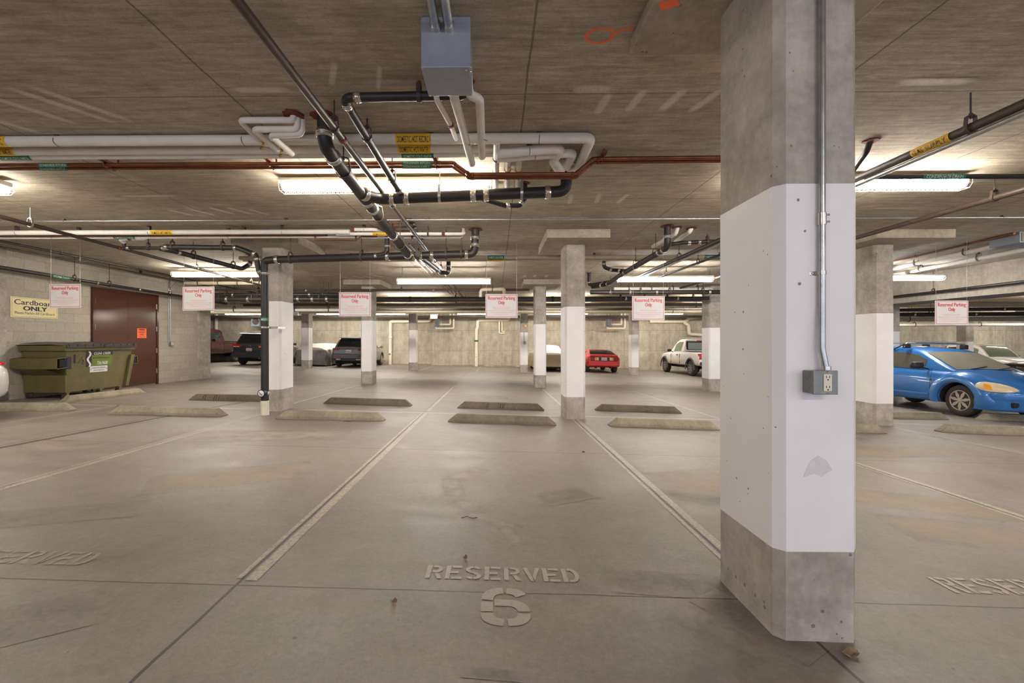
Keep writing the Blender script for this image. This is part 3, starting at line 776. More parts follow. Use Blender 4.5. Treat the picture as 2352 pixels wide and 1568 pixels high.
# ------------------------------------------------------------------ dumpster
DX0, DX1, DY0, DY1 = -9.09, -8.25, 8.38, 9.98
dzf = zf(-8.7, 9.2); o = empty('dumpster', (-8.68, 9.2, dzf)); tag(o, 'olive green wheeled cardboard dumpster against the block wall', 'dumpster')
zb, zt = dzf + .14, dzf + 1.03
mb = MB('olive')
B = [V((DX0, DY0 + .05, zb)), V((DX1 - .03, DY0 + .05, zb)), V((DX1 - .03, DY1 - .16, zb)), V((DX0, DY1 - .16, zb))]
T = [V((DX0, DY0 + .02, zt)), V((DX1, DY0 + .02, zt)), V((DX1, DY1, zt)), V((DX0, DY1, zt))]
mb.hexa(B, T); mb.build('body', o)
mb = MB('olive')
mb.box(DX0 - .03, DX1 + .035, DY0 - .02, DY1 + .03, zt - .085, zt - .01)
mb.box(DX0 - .03, DX1 + .05, DY0 - .035, DY0 + .0, zt - .02, zt + .01); mb.box(DX1 + .01, DX1 + .05, DY0, DY1 + .04, zt - .02, zt + .005)
mb.build('rim', o)
# fork pockets on both ends
for s in (-1, 1):
    mb = MB('olive'); ye = DY0 + .035 if s < 0 else DY1 - .09
    pr = [(ye, zt - .40), (ye + s * .20, zt - .42), (ye + s * .20, zt - .24), (ye, zt - .22)]
    xs0, xs1 = DX0 - .02, DX1 + .03
    th = .012
    for (aa, bb) in ((0, 1), (1, 2), (2, 3)):
        p, q = pr[aa], pr[bb]; n = V((0, -(q[1] - p[1]), q[0] - p[0])).normalized() * th
        mb.hexa([(xs0, p[0], p[1]), (xs1, p[0], p[1]), (xs1, q[0], q[1]), (xs0, q[0], q[1])], [V((xs0, p[0], p[1])) + n, V((xs1, p[0], p[1])) + n, V((xs1, q[0], q[1])) + n, V((xs0, q[0], q[1])) + n])
    if s < 0:
        # gussets above and below the sleeve
        for z0, z1 in ((zt - .22, zt - .10), (zt - .42, zt - .56)):
            mb.prism([(xs1 - .30, ye, z0), (xs1 - .02, ye, z1), (xs1 - .02, ye + s * .005, z0), (xs1 - .3, ye + s * .18, z0)], (0, .006, 0))
            mb.add([(xs1 - .02, ye, z1), (xs0 + .18, ye, z1), (xs0 + .05, ye + s * .2, z0), (xs1 - .30, ye + s * .2, z0)], [(0, 1, 2, 3)]) if z1 < z0 else None
    mb.build('fork_pocket', o)
    mb = MB('shade_black'); mb.box(xs1 - .001, xs1 + .004, min(ye, ye + s * .17) + .01, max(ye, ye + s * .17) - .01, zt - .39, zt - .25); mb.build('pocket_opening', o)  # black plate stands in for the shade inside the sleeve
mb = MB('olive'); mb.hexa([(DX1 - .03, DY1 - .22, zb), (DX1 + .03, DY1 - .22, zb), (DX1 + .03, DY1 - .14, zb), (DX1 - .03, DY1 - .14, zb)], [(DX1, DY1 - .09, zt - .2), (DX1 + .05, DY1 - .09, zt - .2), (DX1 + .05, DY1 + .01, zt - .2), (DX1, DY1 + .01, zt - .2)]); mb.build('corner_post', o)
mb = MB('ink'); mb.box(DX1 - .012, DX1 + .004, DY0 + .05, DY0 + .14, zt - .44, zt - .2); mb.build('corner_marker', o)
# two ribbed lids
for a, b in ((DY0 - .01, (DY0 + DY1) / 2 - .01), ((DY0 + DY1) / 2 + .01, DY1 + .03)):
    mb = MB('lid_plastic')
    x0, x1 = DX0 - .02, DX1 + .06; n = 14
    def LZ(u, v): return zt + .012 + .075 * math.sin(min(1, (1 - u) * 1.15) * 1.4) * .55 + .022 * math.sin(v * math.pi)
    grid = []
    for i in range(9):
        for j in range(n + 1):
            u, v = i / 8, j / n
            rib = .012 if (j % 3 == 1 and .05 < u < .95) else 0
            grid.append((x0 + (x1 - x0) * u, a + (b - a) * v, LZ(u, v) + rib))
    N = n + 1
    mb.add(grid, [(i * N + j, i * N + j + 1, (i + 1) * N + j + 1, (i + 1) * N + j) for i in range(8) for j in range(n)], False)
    mb.box(x1 - .01, x1 + .008, a, b, zt - .025, zt + .03)
    for j in range(1, n, 3):
        y = a + (b - a) * j / n; mb.box(x1 - .02, x1 + .022, y - .02, y + .035, zt + .005, zt + .035)
    mb.build('lid', o)
mb = MB('galv'); mb.cyl((DX0 - .03, DY0 - .06, zt + .02), (DX0 - .03, DY1 + .05, zt + .02), .012, n=8); mb.build('hinge_rod', o)
# decals on the long side
n_ = V((1, 0, .03 / .9 * 0)); fx = DX1 - .03 + .034
def DP(y, z): 
    k = (z - zb) / (zt - zb); return V((DX1 - .03 + .03 * k + .004, y, z))
Dn = V((1, 0, 0)); Du = V((.033, 0, 1)).normalized()
mb = MB('ink')
def dq(y0, y1, z0, z1, lift=0.0): mb.quad(DP(0, (z0 + z1) / 2) + Dn * lift, YD, Du, y0, y1, z0 - (z0 + z1) / 2, z1 - (z0 + z1) / 2)
ys = DY0 + .46
dq(ys, ys + .13, zt - .42, zt - .10); dq(ys + .10, ys + .62, zt - .19, zt - .115)
mb.mat('lime_green'); dq(ys + .13, ys + .6, zt - .41, zt - .19)
mb.mat('sign_white'); dq(ys + .09, ys + .50, zt - .54, zt - .415, .001)
pts = [(ys + .065 + .03 * math.sin(i / 12 * 9.0), zt - .11 - .31 * i / 12) for i in range(13)]
for i in range(12):
    (a, b), (c2, d2) = pts[i], pts[i + 1]
    mb.add([DP(a - .022, b) + Dn * .002, DP(a + .022, b) + Dn * .002, DP(c2 + .022, d2) + Dn * .002, DP(c2 - .022, d2) + Dn * .002], [(0, 1, 2, 3)])
mb.text('CLEAR CREEK', DP(ys + .37, zt - .178) + Dn * .002, YD, Du, .05, .40, .02, shear=.15)
mb.text('726.9600', DP(ys + .37, zt - .385) + Dn * .002, YD, Du, .065, .25, .014, shear=.15)
mb.mat('ink'); mb.text('DISPOSAL', DP(ys + .36, zt - .265) + Dn * .002, YD, Du, .032, .40, .0)
mb.text('CORRUGATED CARDBOARD', DP(ys + .295, zt - .465) + Dn * .003, YD, Du, .026, .31, .006)
mb.text('CARTON CORRUGADO', DP(ys + .295, zt - .515) + Dn * .003, YD, Du, .026, .25, .006)
for yy in (ys + .118, ys + .472):
    for k in range(3):
        a0 = math.radians(90 + 120 * k); a1 = math.radians(90 + 120 * k + 85)
        q = [DP(yy + math.cos(t) * r, zt - .475 + math.sin(t) * r) + Dn * .003 for t, r in ((a0, .02), (a1, .02), (a1, .012), (a0, .012))]
        mb.add(q, [(0, 1, 2, 3)])
mb.build('company_decal', o)
mb = MB('ink'); mb.text('1', DP(DY0 + .22, zt - .33) + Dn * .003, YD, Du, .17, None, .02); mb.text('1', DP(DY0 + .29, zt - .22) + Dn * .003, YD, Du, .06); mb.text('2', DP(DY0 + .39, zt - .36) + Dn * .003, YD, Du, .085)
mb.add([DP(DY0 + .29, zt - .34) + Dn * .003, DP(DY0 + .30, zt - .34) + Dn * .003, DP(DY0 + .39, zt - .2) + Dn * .003, DP(DY0 + .38, zt - .2) + Dn * .003], [(0, 1, 2, 3)])
mb.build('size_marking', o)
for x, y in ((DX0 + .06, DY0 + .12), (DX1 - .08, DY0 + .12), (DX1 - .08, DY0 + .85), (DX0 + .06, DY1 - .3), (DX1 - .08, DY1 - .28)):
    zc = zf(x, y); k = MB('olive')
    k.box(x - .05, x + .05, y - .05, y + .05, zb - .012, zb + .002); k.box(x - .045, x - .035, y - .035, y + .02, zc + .04, zb); k.box(x + .035, x + .045, y - .035, y + .02, zc + .04, zb)
    ca = k.build('caster', o)
    MB('rubber').lathe((x - .03, y - .02, zc + .055), (1, 0, 0), [(0, .02), (0, .05), (.01, .056), (.05, .056), (.06, .05), (.06, .02)], 18).build('caster_wheel', ca)

# ------------------------------------------------------------------ wheel stops
def stop(p0, p1, label, mat='stop', chip=0):
    a, b = PF(*p0), PF(*p1); d = b - a; L = d.length; c = (a + b) / 2; h = math.atan2(d.y, d.x)
    n = .5 * .17; L2 = L / 2; mb = MB(mat); bm_ = []
    H = .125
    prof = [(-n, 0), (-n, .045), (-n + .035, H), (n - .035, H), (n, .045), (n, 0)]
    rings = []
    for x, zmax, ins in ((-L2, .018, .0), (-L2 + .13, H, 0), (L2 - .13, H, 0), (L2, .018, 0)):
        rings.append([(x, y * (1 - .08 * (zmax < H)), min(z, zmax)) for y, z in prof])
    vs = [v for r in rings for v in r]; k = 6
    mb.add(vs, [tuple(range(k))[::-1], tuple(range(18, 24))] + [(r * k + i, r * k + (i + 1) % k, (r + 1) * k + (i + 1) % k, (r + 1) * k + i) for r in range(3) for i in range(k)])
    o = mb.build('wheel_stop', local=True)
    bm = bmesh.new(); bm.from_mesh(o.data); bmesh.ops.bevel(bm, geom=bm.edges[:], offset=.008, segments=2, affect='EDGES', profile=.6); bm.to_mesh(o.data); bm.free()
    s = V((-math.sin(h), math.cos(h), 0)) * n; on_floor(o, c.x + s.x, c.y + s.y, h)
    for x in ((), (-.62, -.58, -.40, -.36, -.31), (-.28, -.25, -.02, .02, .05))[chip]:
        k = MB('black').add([(x, -.0862, .02), (x + .012, -.0862, .02), (x + .022, -.0865, .046), (x + .01, -.0865, .046)], [(0, 1, 2, 3)]).add([(x + .01, -.0865, .046), (x + .022, -.0865, .046), (x + .03, -.058, .108), (x + .02, -.058, .108)], [(0, 1, 2, 3)]); k.build('scuff_mark', o, local=True)
    return tag(o, label, 'wheel stop', 'concrete wheel stops')
stop((-110, 945), (160, 944), 'wheel stop in front of the dumpster, cut by the edge of the photo')
stop((247, 951), (510, 957), 'pale wheel stop lying left of the black drain stack')
stop((632, 962), (881, 967), 'weathered wheel stop just right of the column with the drain stack')
stop((1028, 969), (1278, 978), 'dark topped wheel stop in the middle stall numbered 6', 'stop_dark')
stop((1400, 979), (1655, 988), 'wheel stop running behind the nearest column from its left edge')
stop((1785, 990), (2040, 996), 'wheel stop showing just beyond the right edge of the nearest column')
stop((2165, 993), (2425, 1004), 'wheel stop in the stall closest in front of the blue car')
stop((150, 926), (336, 903), 'slanted wheel stop alongside the dumpster wheels')
stop((432, 919), (640, 923), 'dark wheel stop with black scuffs behind the drain stack', 'stop_dark', 1)
stop((742, 927), (943, 933), 'grey wheel stop in the back row before the grey hatchback', 'stop_dark')
stop((1050, 937), (1250, 943), 'back row wheel stop with two black scuff marks in the middle', 'stop_dark', 2)
stop((1368, 943), (1567, 950), 'back row wheel stop between the second column and nearest column', 'stop_dark')
stop((1960, 960), (2182, 964), 'back row wheel stop under the blue car front wheel')
stop((2257, 965), (2470, 972), 'back row wheel stop under the blue car bumper')
# black scuffs are paint of wear on those blocks: small bits on the floor come next
for k, (px, py, lab, m) in enumerate(((1955, 1507, 'curled brown leaf at the foot of the nearest column', 'leaf'), (1068, 1284, 'tiny brown leaf above the painted word RESERVED', 'leaf'), (905, 1386, 'tiny brown leaf beside the floor joint left of number 6', 'leaf'), (1340, 1038, 'dark blue bottle cap on the bare slab', 'ink'), (1076, 1190, 'dark bent twig on the slab above RESERVED', 'iron'), (797, 968, 'thin black wire scrap lying before a wheel stop', 'black'))):
    p = PF(px, py); mb = MB(m)
    if m == 'leaf':
        s = .03 if k == 0 else .012
        pts = [V((math.cos(a) * s * (1.6 if i % 2 else 1), math.sin(a) * s * .7, .006 + .01 * (i % 3))) for i, a in enumerate([6.283 * j / 9 for j in range(9)])]
        mb.add([p + V((0, 0, .003))] + [p + q for q in pts], [(0, i + 1, (i + 1) % 9 + 1) for i in range(9)]); nm, ct = 'dry_leaf', 'leaf'
        mb.add([p + V((0, 0, .001))] + [p + q * .98 for q in pts], [(0, (i + 1) % 9 + 1, i + 1) for i in range(9)])
    elif m == 'ink': mb.lathe(p, (0, 0, 1), [(0, .016), (.01, .015), (.012, .0)], 12); nm, ct = 'bottle_cap', 'cap'
    else: mb.tube([p + V((-.05, .0, .004)), p + V((-.01, .01, .009)), p + V((.03, -.012, .005)), p + V((.06, .01, .004))], .0022, 6); nm, ct = ('twig', 'twig') if m == 'iron' else ('wire_scrap', 'wire')
    tag(mb.build(nm, origin=p), lab, ct)

# ------------------------------------------------------------------ conduit and outlet box on the nearest column
fy = 1.86
pc = P(1880, 500, fy); pts = [(pc.x, fy - .02, 2.93), (pc.x, fy - .02, P(0, 700, fy).z), (pc.x - .008, fy - .03, P(0, 800, fy).z), (pc.x + .006, fy - .035, P(0, 848, fy).z)]
o = MB('galv').tube(pts, .0125, 14, .12).build('column_conduit', origin=pts[0]); tag(o, 'galvanized conduit running down the face of the nearest column', 'conduit')
z = P(0, 513, fy).z; mb = MB('clamp_metal').cyl((pc.x, fy - .02, z - .024), (pc.x, fy - .02, z + .024), .0155, n=14)
for q in (-.014, .014): mb.cyl((pc.x + .01, fy - .03, z + q), (pc.x + .02, fy - .036, z + q), .004, n=8)
mb.build('set_screw_coupling', o)
z = P(0, 632, fy).z; mb = MB('clamp_metal').cyl((pc.x, fy - .02, z - .008), (pc.x, fy - .02, z + .008), .0145, n=14).bbox(pc.x - .04, pc.x - .01, fy - .004, fy, z - .009, z + .009, .002); mb.lathe((pc.x - .026, fy - .004, z), (0, -1, 0), [(0, .006), (.003, .005), (.003, 0)], 8); mb.build('pipe_strap', o)
mb = MB('clamp_metal').cyl((pc.x + .006, fy - .035, P(0, 851, fy).z), (pc.x + .006, fy - .035, P(0, 838, fy).z), .0165, n=12); mb.build('box_connector', o)
a, b = P(1870, 852, fy - .07), P(1923, 905, fy - .07)
x0, x1, z0, z1 = a.x, b.x, b.z, a.z
ob = empty('outlet_box', ((x0 + x1) / 2, fy, (z0 + z1) / 2)); tag(ob, 'grey metal outlet box with receptacle on the nearest column', 'outlet')
mb = MB('outlet_grey').bbox(x0, x1, fy - .06, fy, z0, z1, .004)
for k in range(3): mb.lathe((x0 + .0005, fy - .03, z0 + .02 + k * (z1 - z0 - .04) / 2), (-1, 0, 0), [(0, .013), (.0012, .013), (.0014, .0115), (.0006, .0105), (.0006, 0)], 18)
mb.build('box_body', ob)
MB('outlet_grey').bbox(x0 - .003, x1 + .003, fy - .071, fy - .06, z0 - .002, z1 + .002, .003).build('cover_plate', ob)
xm = (x0 + x1) / 2 + .006; zm = (z0 + z1) / 2
rc = MB('ivory').bbox(xm - .0165, xm + .0165, fy - .0745, fy - .07, zm - .034, zm + .034, .002).build('receptacle', ob)
mb = MB('black')
for q in (-.02, .02):
    for dx in (-.006, .006): mb.box(xm + dx - .0012, xm + dx + .0012, fy - .0752, fy - .0744, zm + q - .001, zm + q + .008)
    mb.lathe((xm, fy - .0744, zm + q - .008), (0, -1, 0), [(0, .003), (.0008, .003), (.0008, 0)], 8)
mb.build('slot', rc)
for q in (-.043, .043): MB('galv').lathe((xm, fy - .071, zm + q), (0, -1, 0), [(0, .0035), (.002, .003), (.002, 0)], 8).build('cover_screw', ob)

# ------------------------------------------------------------------ junction box and its conduits on the ceiling
x0, x1, ya, yb, zb = -.407, -.142, 2.416, 2.70, 2.735
o = empty('junction_box', ((x0 + x1) / 2, (ya + yb) / 2, CEIL)); tag(o, 'large grey electrical junction box hanging under the ceiling', 'junction box')
MB('box_grey').bbox(x0, x1, ya, yb, zb, CEIL, .003).build('enclosure', o)
MB('box_grey').bbox(x0 + .004, x1 + .006, ya - .012, ya, zb - .006, CEIL - .002, .003).build('lid', o)
for x in (x0 + .03, x1 - .02): MB('clamp_metal').lathe((x, ya + .02, zb), (0, 0, -1), [(0, .006), (.006, .006), (.006, 0)], 8).build('screw', o)
for q in (.02, .06): MB('clamp_metal').lathe((x1, ya + q, zb + .012), (1, 0, 0), [(0, .006), (.012, .006), (.012, 0)], 8).build('screw', o)
for px, lab in ((1001, 'fatter galvanized conduit entering the junction box, left of the pair'), (1031, 'right hand galvanized conduit of the pair entering the junction box')):
    p = P(px, 62, ya - .012); pts = [(p.x, -1.5, CEIL - .045), (p.x, ya - .012, CEIL - .06)]
    c = MB('galv').tube(pts, .0255, 14).build('box_conduit', origin=pts[1]); tag(c, lab, 'conduit', 'junction box conduits')
    MB('clamp_metal').cyl((p.x, ya - .045, CEIL - .06), (p.x, ya - .012, CEIL - .06), .031, n=16).build('connector', c)
    hanger_mb((p.x, .6, CEIL - .052), (0, 1, 0), .0255, 'galv', 'strap').build('strap', c)

# ------------------------------------------------------------------ pipes near the camera
C0 = CEIL + .004
pipe('sprinkler_pipe', 'long slim steel sprinkler pipe running straight away above the middle stall line', [(-1.18, -3, 2.80), (-1.18, 19.5, 2.80)], .027, 'steel_pipe', hang=[(0, .277), (0, .36), (0, .45), (0, .56), (0, .7), (0, .9)], coup=[(0, .285), (0, .52)], cm='oxide', clen=.05)
pipe('drain_pipe', 'thick black drain pipe dropping from the ceiling and running away to the cross drain', [(-1.335, 3.45, C0), (-1.335, 3.45, 2.765), (-1.34, 4.7, 2.69), (-1.36, 6.98, 2.565)], .056, 'iron', bend=.17, coup=[(0, .62), (1, .15), (1, .93), (2, .06), (2, .50), (2, .95)], hang=[(1, .35), (2, .16), (2, .7)], collar=[(0, .10)], n=16)
pipe('drain_pipe', 'slim black drain with an elbow beside the junction box, running back to the wye', [(-.20, 3.0, C0), (-.20, 3.0, 2.905), (-1.035, 3.0, 2.895), (-.985, 4.54, 2.775), (-.96, 4.62, 2.74)], .031, 'iron', bend=.07, coup=[(1, .88), (2, .05), (2, .98)], hang=[(1, .38), (2, .33), (2, .82)], hm='iron_brown', collar=[(0, .06)], n=14)
pipe('drain_pipe', 'heavy black cross drain below the lit strip light, turning up at its right end', [(-1.338, 4.38, 2.708), (-1.20, 4.62, 2.724), (.735, 4.62, 2.793), (.735, 4.62, C0)], .058, 'iron', bend=.10, coup=[(0, .2), (1, .06), (1, .14), (1, .50), (1, .57), (1, .90), (2, .75)], hang=[(1, .32), (1, .76)], hm='galv', collar=[(3, .09)], n=16)
pipe('drain_pipe', 'small black trap arm hanging below the heavy cross drain', [P(1095, 452, 4.66), P(1160, 472, 4.88), P(1194, 472, 4.92), P(1206, 455, 4.95), P(1206, 455, 4.95).xyz.to_tuple()[:2] + (C0,)], .027, 'iron', bend=.06, coup=[(1, .2), (2, .3)], collar=[(4, .05)])
DW = lambda i, t, L, s, a=.45: (i, t, L, s, 'yellow', 'ink', a)
DG = lambda i, t, L, s, a=.45: (i, t, L, s, 'green', 'pale_ink', a)
tx = lambda px, Y, x0, x1: (P(px, 300, Y).x - x0) / (x1 - x0)
pipe('water_pipe', 'upper white lagged water pipe across the ceiling with the hot recirc label', [(-9.1, 3.76, 2.957), (.81, 3.76, 2.957), (.81, 4.36, 2.94), (.755, 4.44, 2.93), (.75, 4.46, C0)], .043, 'lagging', bend=.07, labels=[DW(0, tx(950, 3.76, -9.1, .81), .30, 'DOMESTIC HOT RECIRC'), DW(0, tx(-18, 3.76, -9.1, .81), .30, 'DOMESTIC HOT RECIRC')], hang=[(0, tx(113, 3.69, -9.1, .8)), (0, tx(548, 3.69, -9.1, .8)), (0, tx(984, 3.69, -9.1, .8)), (0, tx(1237, 3.69, -9.1, .8))], hs='strap', n=16)
pipe('water_pipe', 'middle white lagged water pipe with the yellow hot water label', [(-9.1, 3.94, 2.954), (.27, 3.94, 2.954)], .040, 'lagging', labels=[DW(0, tx(953, 3.94, -9.1, .27), .29, 'DOMESTIC HOT WATER', .62), DW(0, tx(3, 3.94, -9.1, .27), .29, 'DOMESTIC HOT WATER', .62)], n=16)
pipe('water_pipe', 'lower white lagged water pipe with the green cold water label', [(-9.1, 4.025, 2.944), (.06, 4.025, 2.944)], .035, 'lagging', labels=[DG(0, tx(960, 4.025, -9.1, .06), .29, 'DOMESTIC COLD WATER', 1.0), DG(0, tx(40, 4.025, -9.1, .06), .29, 'DOMESTIC COLD WATER', 1.0)], n=16)
pipe('lagged_branch', 'fat white lagged branch bending down right of the water labels', [P(1141, 352, 3.92), P(1292, 340, 3.92), P(1270, 368, 4.12), P(1288, 396, 4.26)], .043, 'lagging', bend=.06, hang=[(0, .5)], hs='strap', n=16)
pipe('lagged_branch', 'second fat white lagged branch bending away below the first', [P(1141, 363, 4.02), P(1318, 350, 4.02), P(1300, 385, 4.36), P(1300, 385, 4.38).xyz.to_tuple()[:2] + (C0,)], .040, 'lagging', bend=.07, hang=[(0, .5)], hs='strap', n=16)
for pts, r, lab in (([(675, 256, 3.44), (672, 291, 3.44)][:1] + [(672, 276, 3.44), (551, 276, 3.44), (592, 318, 3.70)], .024, 'thin white lagged pipe, outermost of the three bent beside the wall of drains'),
    ([(684, 256, 3.47), (683, 297, 3.47), (582, 297, 3.47), (637, 345, 3.82)], .024, 'thin white lagged pipe, middle one of the three bent together'),
    ([(694, 262, 3.50), (693, 308, 3.50), (621, 311, 3.50), (671, 353, 3.88)], .024, 'thin white lagged pipe, innermost of the three bent together')):
    q = [P(*p) for p in pts]; q[0].z = C0
    pipe('branch_pipe', lab, q, r, 'lagging', bend=.04, group='white branch pipes below the ceiling hole', collar=[(0, .085)] if 'outermost' in lab else ())
pipe('branch_pipe', 'thin white lagged pipe left of the three below the junction box', [(-.395, 2.9, C0), (-.39, 2.93, 2.845), (-.335, 3.36, 2.87), (-.325, 3.66, 2.91)], .019, 'lagging', bend=.03, coup=[(1, .95)], cm='oxide')
pipe('branch_pipe', 'long white lagged pipe running back from below the junction box', [(-.285, 2.86, C0), (-.27, 2.91, 2.835), (-.25, 3.2, 2.83), (-.21, 3.95, 2.82)], .031, 'lagging', bend=.04)
pipe('branch_pipe', 'white lagged pipe with an elbow below the junction box, rightmost of the three', [(-.18, 2.86, C0), (-.175, 2.89, 2.85), (-.105, 2.93, 2.842), (-.115, 3.84, 2.835)], .030, 'lagging', bend=.05)
for k, (px, y0, y1) in enumerate(((1141, 326, 433), (1167, 366, 433), (1192, 366, 433))):
    pipe('branch_pipe', 'white lagged pipe %s of the three running back under the copper bend' % ('leftmost', 'middle', 'rightmost')[k], [P(px, y0, 3.75 if k == 0 else 4.06), P(px - 3, 434, 4.82), P(px - 3, 405, 4.98)], .029, 'lagging', bend=.05, coup=[(0, .3)], cm='oxide' if k == 0 else 'brass', hang=[(0, .55)], hs='strap', clen=.03)
# brass valves with tags on the branches
for k, (px, py, Y) in enumerate(((605, 325, 3.66), (648, 342, 3.78), (1066, 322, 3.55), (1105, 312, 3.5), (1167, 372, 4.2), (1192, 384, 4.3), (1272, 352, 4.3), (1266, 375, 4.35))):
    p = P(px, py, Y); p.z = min(p.z, 2.90); mb = MB('brass').cyl(p + V((-.012, 0, 0)), p + V((.012, 0, 0)), .012, n=8).cyl(p, p + V((.01, -.02, -.035)), .006, n=6).slab(p + V((.005, -.03, -.04)), V((1, 0, -.3)).normalized(), V((0, 1, 0)), UP, -.008, .05, -.006, .006, .004)
    if k in (0, 1, 6, 7): mb.lathe(p + V((.0, -.03, -.07)), (0, -1, 0), [(0, .014), (.002, .014), (.002, 0)], 12).cyl(p + V((0, -.028, -.058)), p + V((0, -.02, -.03)), .0015, n=4)
    mb.cyl(p, (p.x, p.y, p.z + .02), .01, n=6)
    tag(mb.build('shutoff_valve', origin=p), 'brass shutoff valve ' + ('with a round tag on the outermost bent white branch', 'with a round tag on the middle bent white branch', 'on the long white pipe behind the junction box', 'on the elbowed white pipe behind the junction box', 'on the middle of three white pipes under copper', 'on the rightmost of three white pipes under copper', 'with upper round tag on the fat lagged branch', 'with lower round tag on the fat lagged branch')[k], 'valve', 'brass shutoff valves')
# copper pair with its bend
for Y, lab, lb in ((4.14, 'copper condenser pipe, upper of the pair, bending below the white branches', 'CONDENSER RETURN'), (4.225, 'copper condenser pipe, lower of the pair, bending below the white branches', 'CONDENSER SUPPLY')):
    f = lambda px: P(px, 300, Y).x
    x0 = -9.1; xa = f(1040)
    pipe('copper_pipe', lab, [(x0, Y, 2.905), (xa, Y, 2.905), (f(1078), Y, 2.795), (f(1322), Y, 2.795), (f(1362), Y, 2.935), (2.62, Y, 2.945), (2.62, Y, CEIL - .001)], .0175, 'copper', bend=.03, labels=[DG(0, (f(958) - x0) / (xa - x0), .28, lb), DG(0, (f(125) - x0) / (xa - x0), .28, lb)], coup=[(0, .985), (1, .1), (1, .9), (2, .03), (2, .97), (3, .1), (3, .9), (4, .03)], cm='copper', clen=.03)
for px, lab in ((243, 'leftmost'), (618, 'second from left'), (1000, 'third, beside the green labels'), (1386, 'rightmost')):
    x = P(px, 370, 4.14).x; z = 2.905 if px < 1100 else 2.944
    mb = MB('oxide').box(x - .018, x + .018, 4.07, 4.30, z + .019, z + .045)
    for Y in (4.14, 4.225): mb.tube([(x, Y - .026, z + .02), (x, Y - .026, z - .008), (x, Y, z - .024), (x, Y + .026, z - .008), (x, Y + .026, z + .02)], .007, 6, .012)
    for Y in (4.09, 4.28): mb.cyl((x, Y, z + .04), (x, Y, CEIL + .003), .009, n=6)
    tag(mb.build('pipe_clamp', origin=(x, 4.18, CEIL)), 'dark red clamp holding the copper pair, ' + lab, 'clamp', 'dark red copper pipe clamps')
pipe('steel_conduit', 'thin bright conduit along the ceiling across the whole photo', [(-9.1, 6.35, 2.975), (11.2, 6.35, 2.975)], .0115, 'galv', hang=[(0, .14), (0, .3), (0, .4), (0, .62), (0, .8)], hs='strap', n=8, cat='conduit')
# right of the nearest column
pipe('gas_pipe', 'brown gas supply pipe with a yellow label, right of the nearest column', [(3.37, -1, 2.755), (3.37, 10.5, 2.755)], .033, 'iron_brown', labels=[(0, (3.47 - -1) / 11.5, .30, 'GAS SUPPLY', 'yellow', 'ink', .45)], hang=[(0, .365), (0, .57), (0, .80)], n=14)
pipe('steel_conduit', 'bare steel pipe running just under the brown gas supply pipe', [(3.365, -1, 2.695), (3.365, 10.5, 2.695)], .0185, 'galv', cat='pipe')
pipe('condensate_drain', 'black condensate drain crossing below the right strip light with a green label', [(3.30, 3.95, C0), (3.30, 4.0, 2.92), (3.42, 4.35, 2.832), (9.2, 4.35, 2.815)], .024, 'iron', bend=.06, labels=[DG(2, .155, .40, 'CONDENSATE DRAIN', .3)], coup=[(2, .01), (2, .03)], hang=[(2, .3), (2, .6)], hm='iron_brown', collar=[(0, .06)])
pipe('sprinkler_pipe', 'rusty sprinkler pipe slanting across the right side below the conduit', [(5.28, -1, 2.76), (5.28, 14, 2.74)], .031, 'iron_brown', hang=[(0, .385), (0, .62), (0, .8)])
# left side
pipe('sprinkler_pipe', 'sprinkler pipe slanting down from the left edge over the brown door', [lerp(P(0, 497, 5.42), P(600, 655, 12.2), -.6), lerp(P(0, 497, 5.42), P(600, 655, 12.2), 1.3)], .027, 'iron_brown', hang=[(0, .345), (0, .62), (0, .8)], coup=[(0, .46)], cm='oxide', hm='galv', clen=.08)
pipe('drain_pipe', 'long black pipe hung along the block wall above the brown door', [(-8.93, 4, 2.62), (-8.93, 14.6, 2.46)], .036, 'iron', hang=[(0, .50), (0, .58), (0, .76)], coup=[(0, .55), (0, .66)], hm='iron_brown', labels=[DG(0, .47, .38, 'STORM DRAIN', .2)])
pipe('sprinkler_pipe', 'dark slim pipe along the ceiling near the block wall', [(-8.45, 4, 2.955), (-8.55, 17, 2.93)], .022, 'iron', hang=[(0, .35), (0, .65)])
pipe('steel_conduit', 'thinnest dark conduit along the ceiling corner of the block wall', [(-8.85, 4, 2.94), (-8.9, 14, 2.92)], .012, 'iron', hang=[(0, .3), (0, .7)], hs='strap', cat='conduit')

# ------------------------------------------------------------------ second line of pipes by the middle columns
pipe('water_pipe', 'second row white lagged pipe, the fattest, above the hanging signs', [(-9.1, 6.75, 2.905), (P(803, 530, 6.75).x, 6.75, 2.905)], .037, 'lagging', labels=[DW(0, tx(376, 6.75, -9.1, -2.2), .34, 'DOMESTIC HOT WATER')], hang=[(0, .25), (0, .55), (0, .85)], hs='strap')
pipe('water_pipe', 'short white pipe bending back, beyond a valve in the second row', [P(810, 527, 6.75), P(862, 527, 6.75), P(878, 534, 7.1), P(884, 530, 7.3)], .027, 'lagging', bend=.05, coup=[(0, .02)], cm='oxide', hang=[(0, .5)], hs='strap')
pipe('water_pipe', 'second row white cold water pipe, thinner and lower', [(-9.1, 6.93, 2.875), (-2.1, 6.93, 2.875)], .024, 'lagging', labels=[DG(0, .465, .34, 'DOMESTIC COLD WATER')], hang=[(0, .3), (0, .7)], hs='strap')
pipe('water_pipe', 'white pipe with yellow label ending at an elbow near the black riser', [P(771, 528, 6.8), P(771, 537, 6.8), P(1066, 537, 6.8), P(1064, 526, 6.95)], .024, 'lagging', bend=.05, labels=[DW(1, .35, .24, 'DOMESTIC HOT')], coup=[(1, .84)], cm='oxide', hang=[(1, .72)])
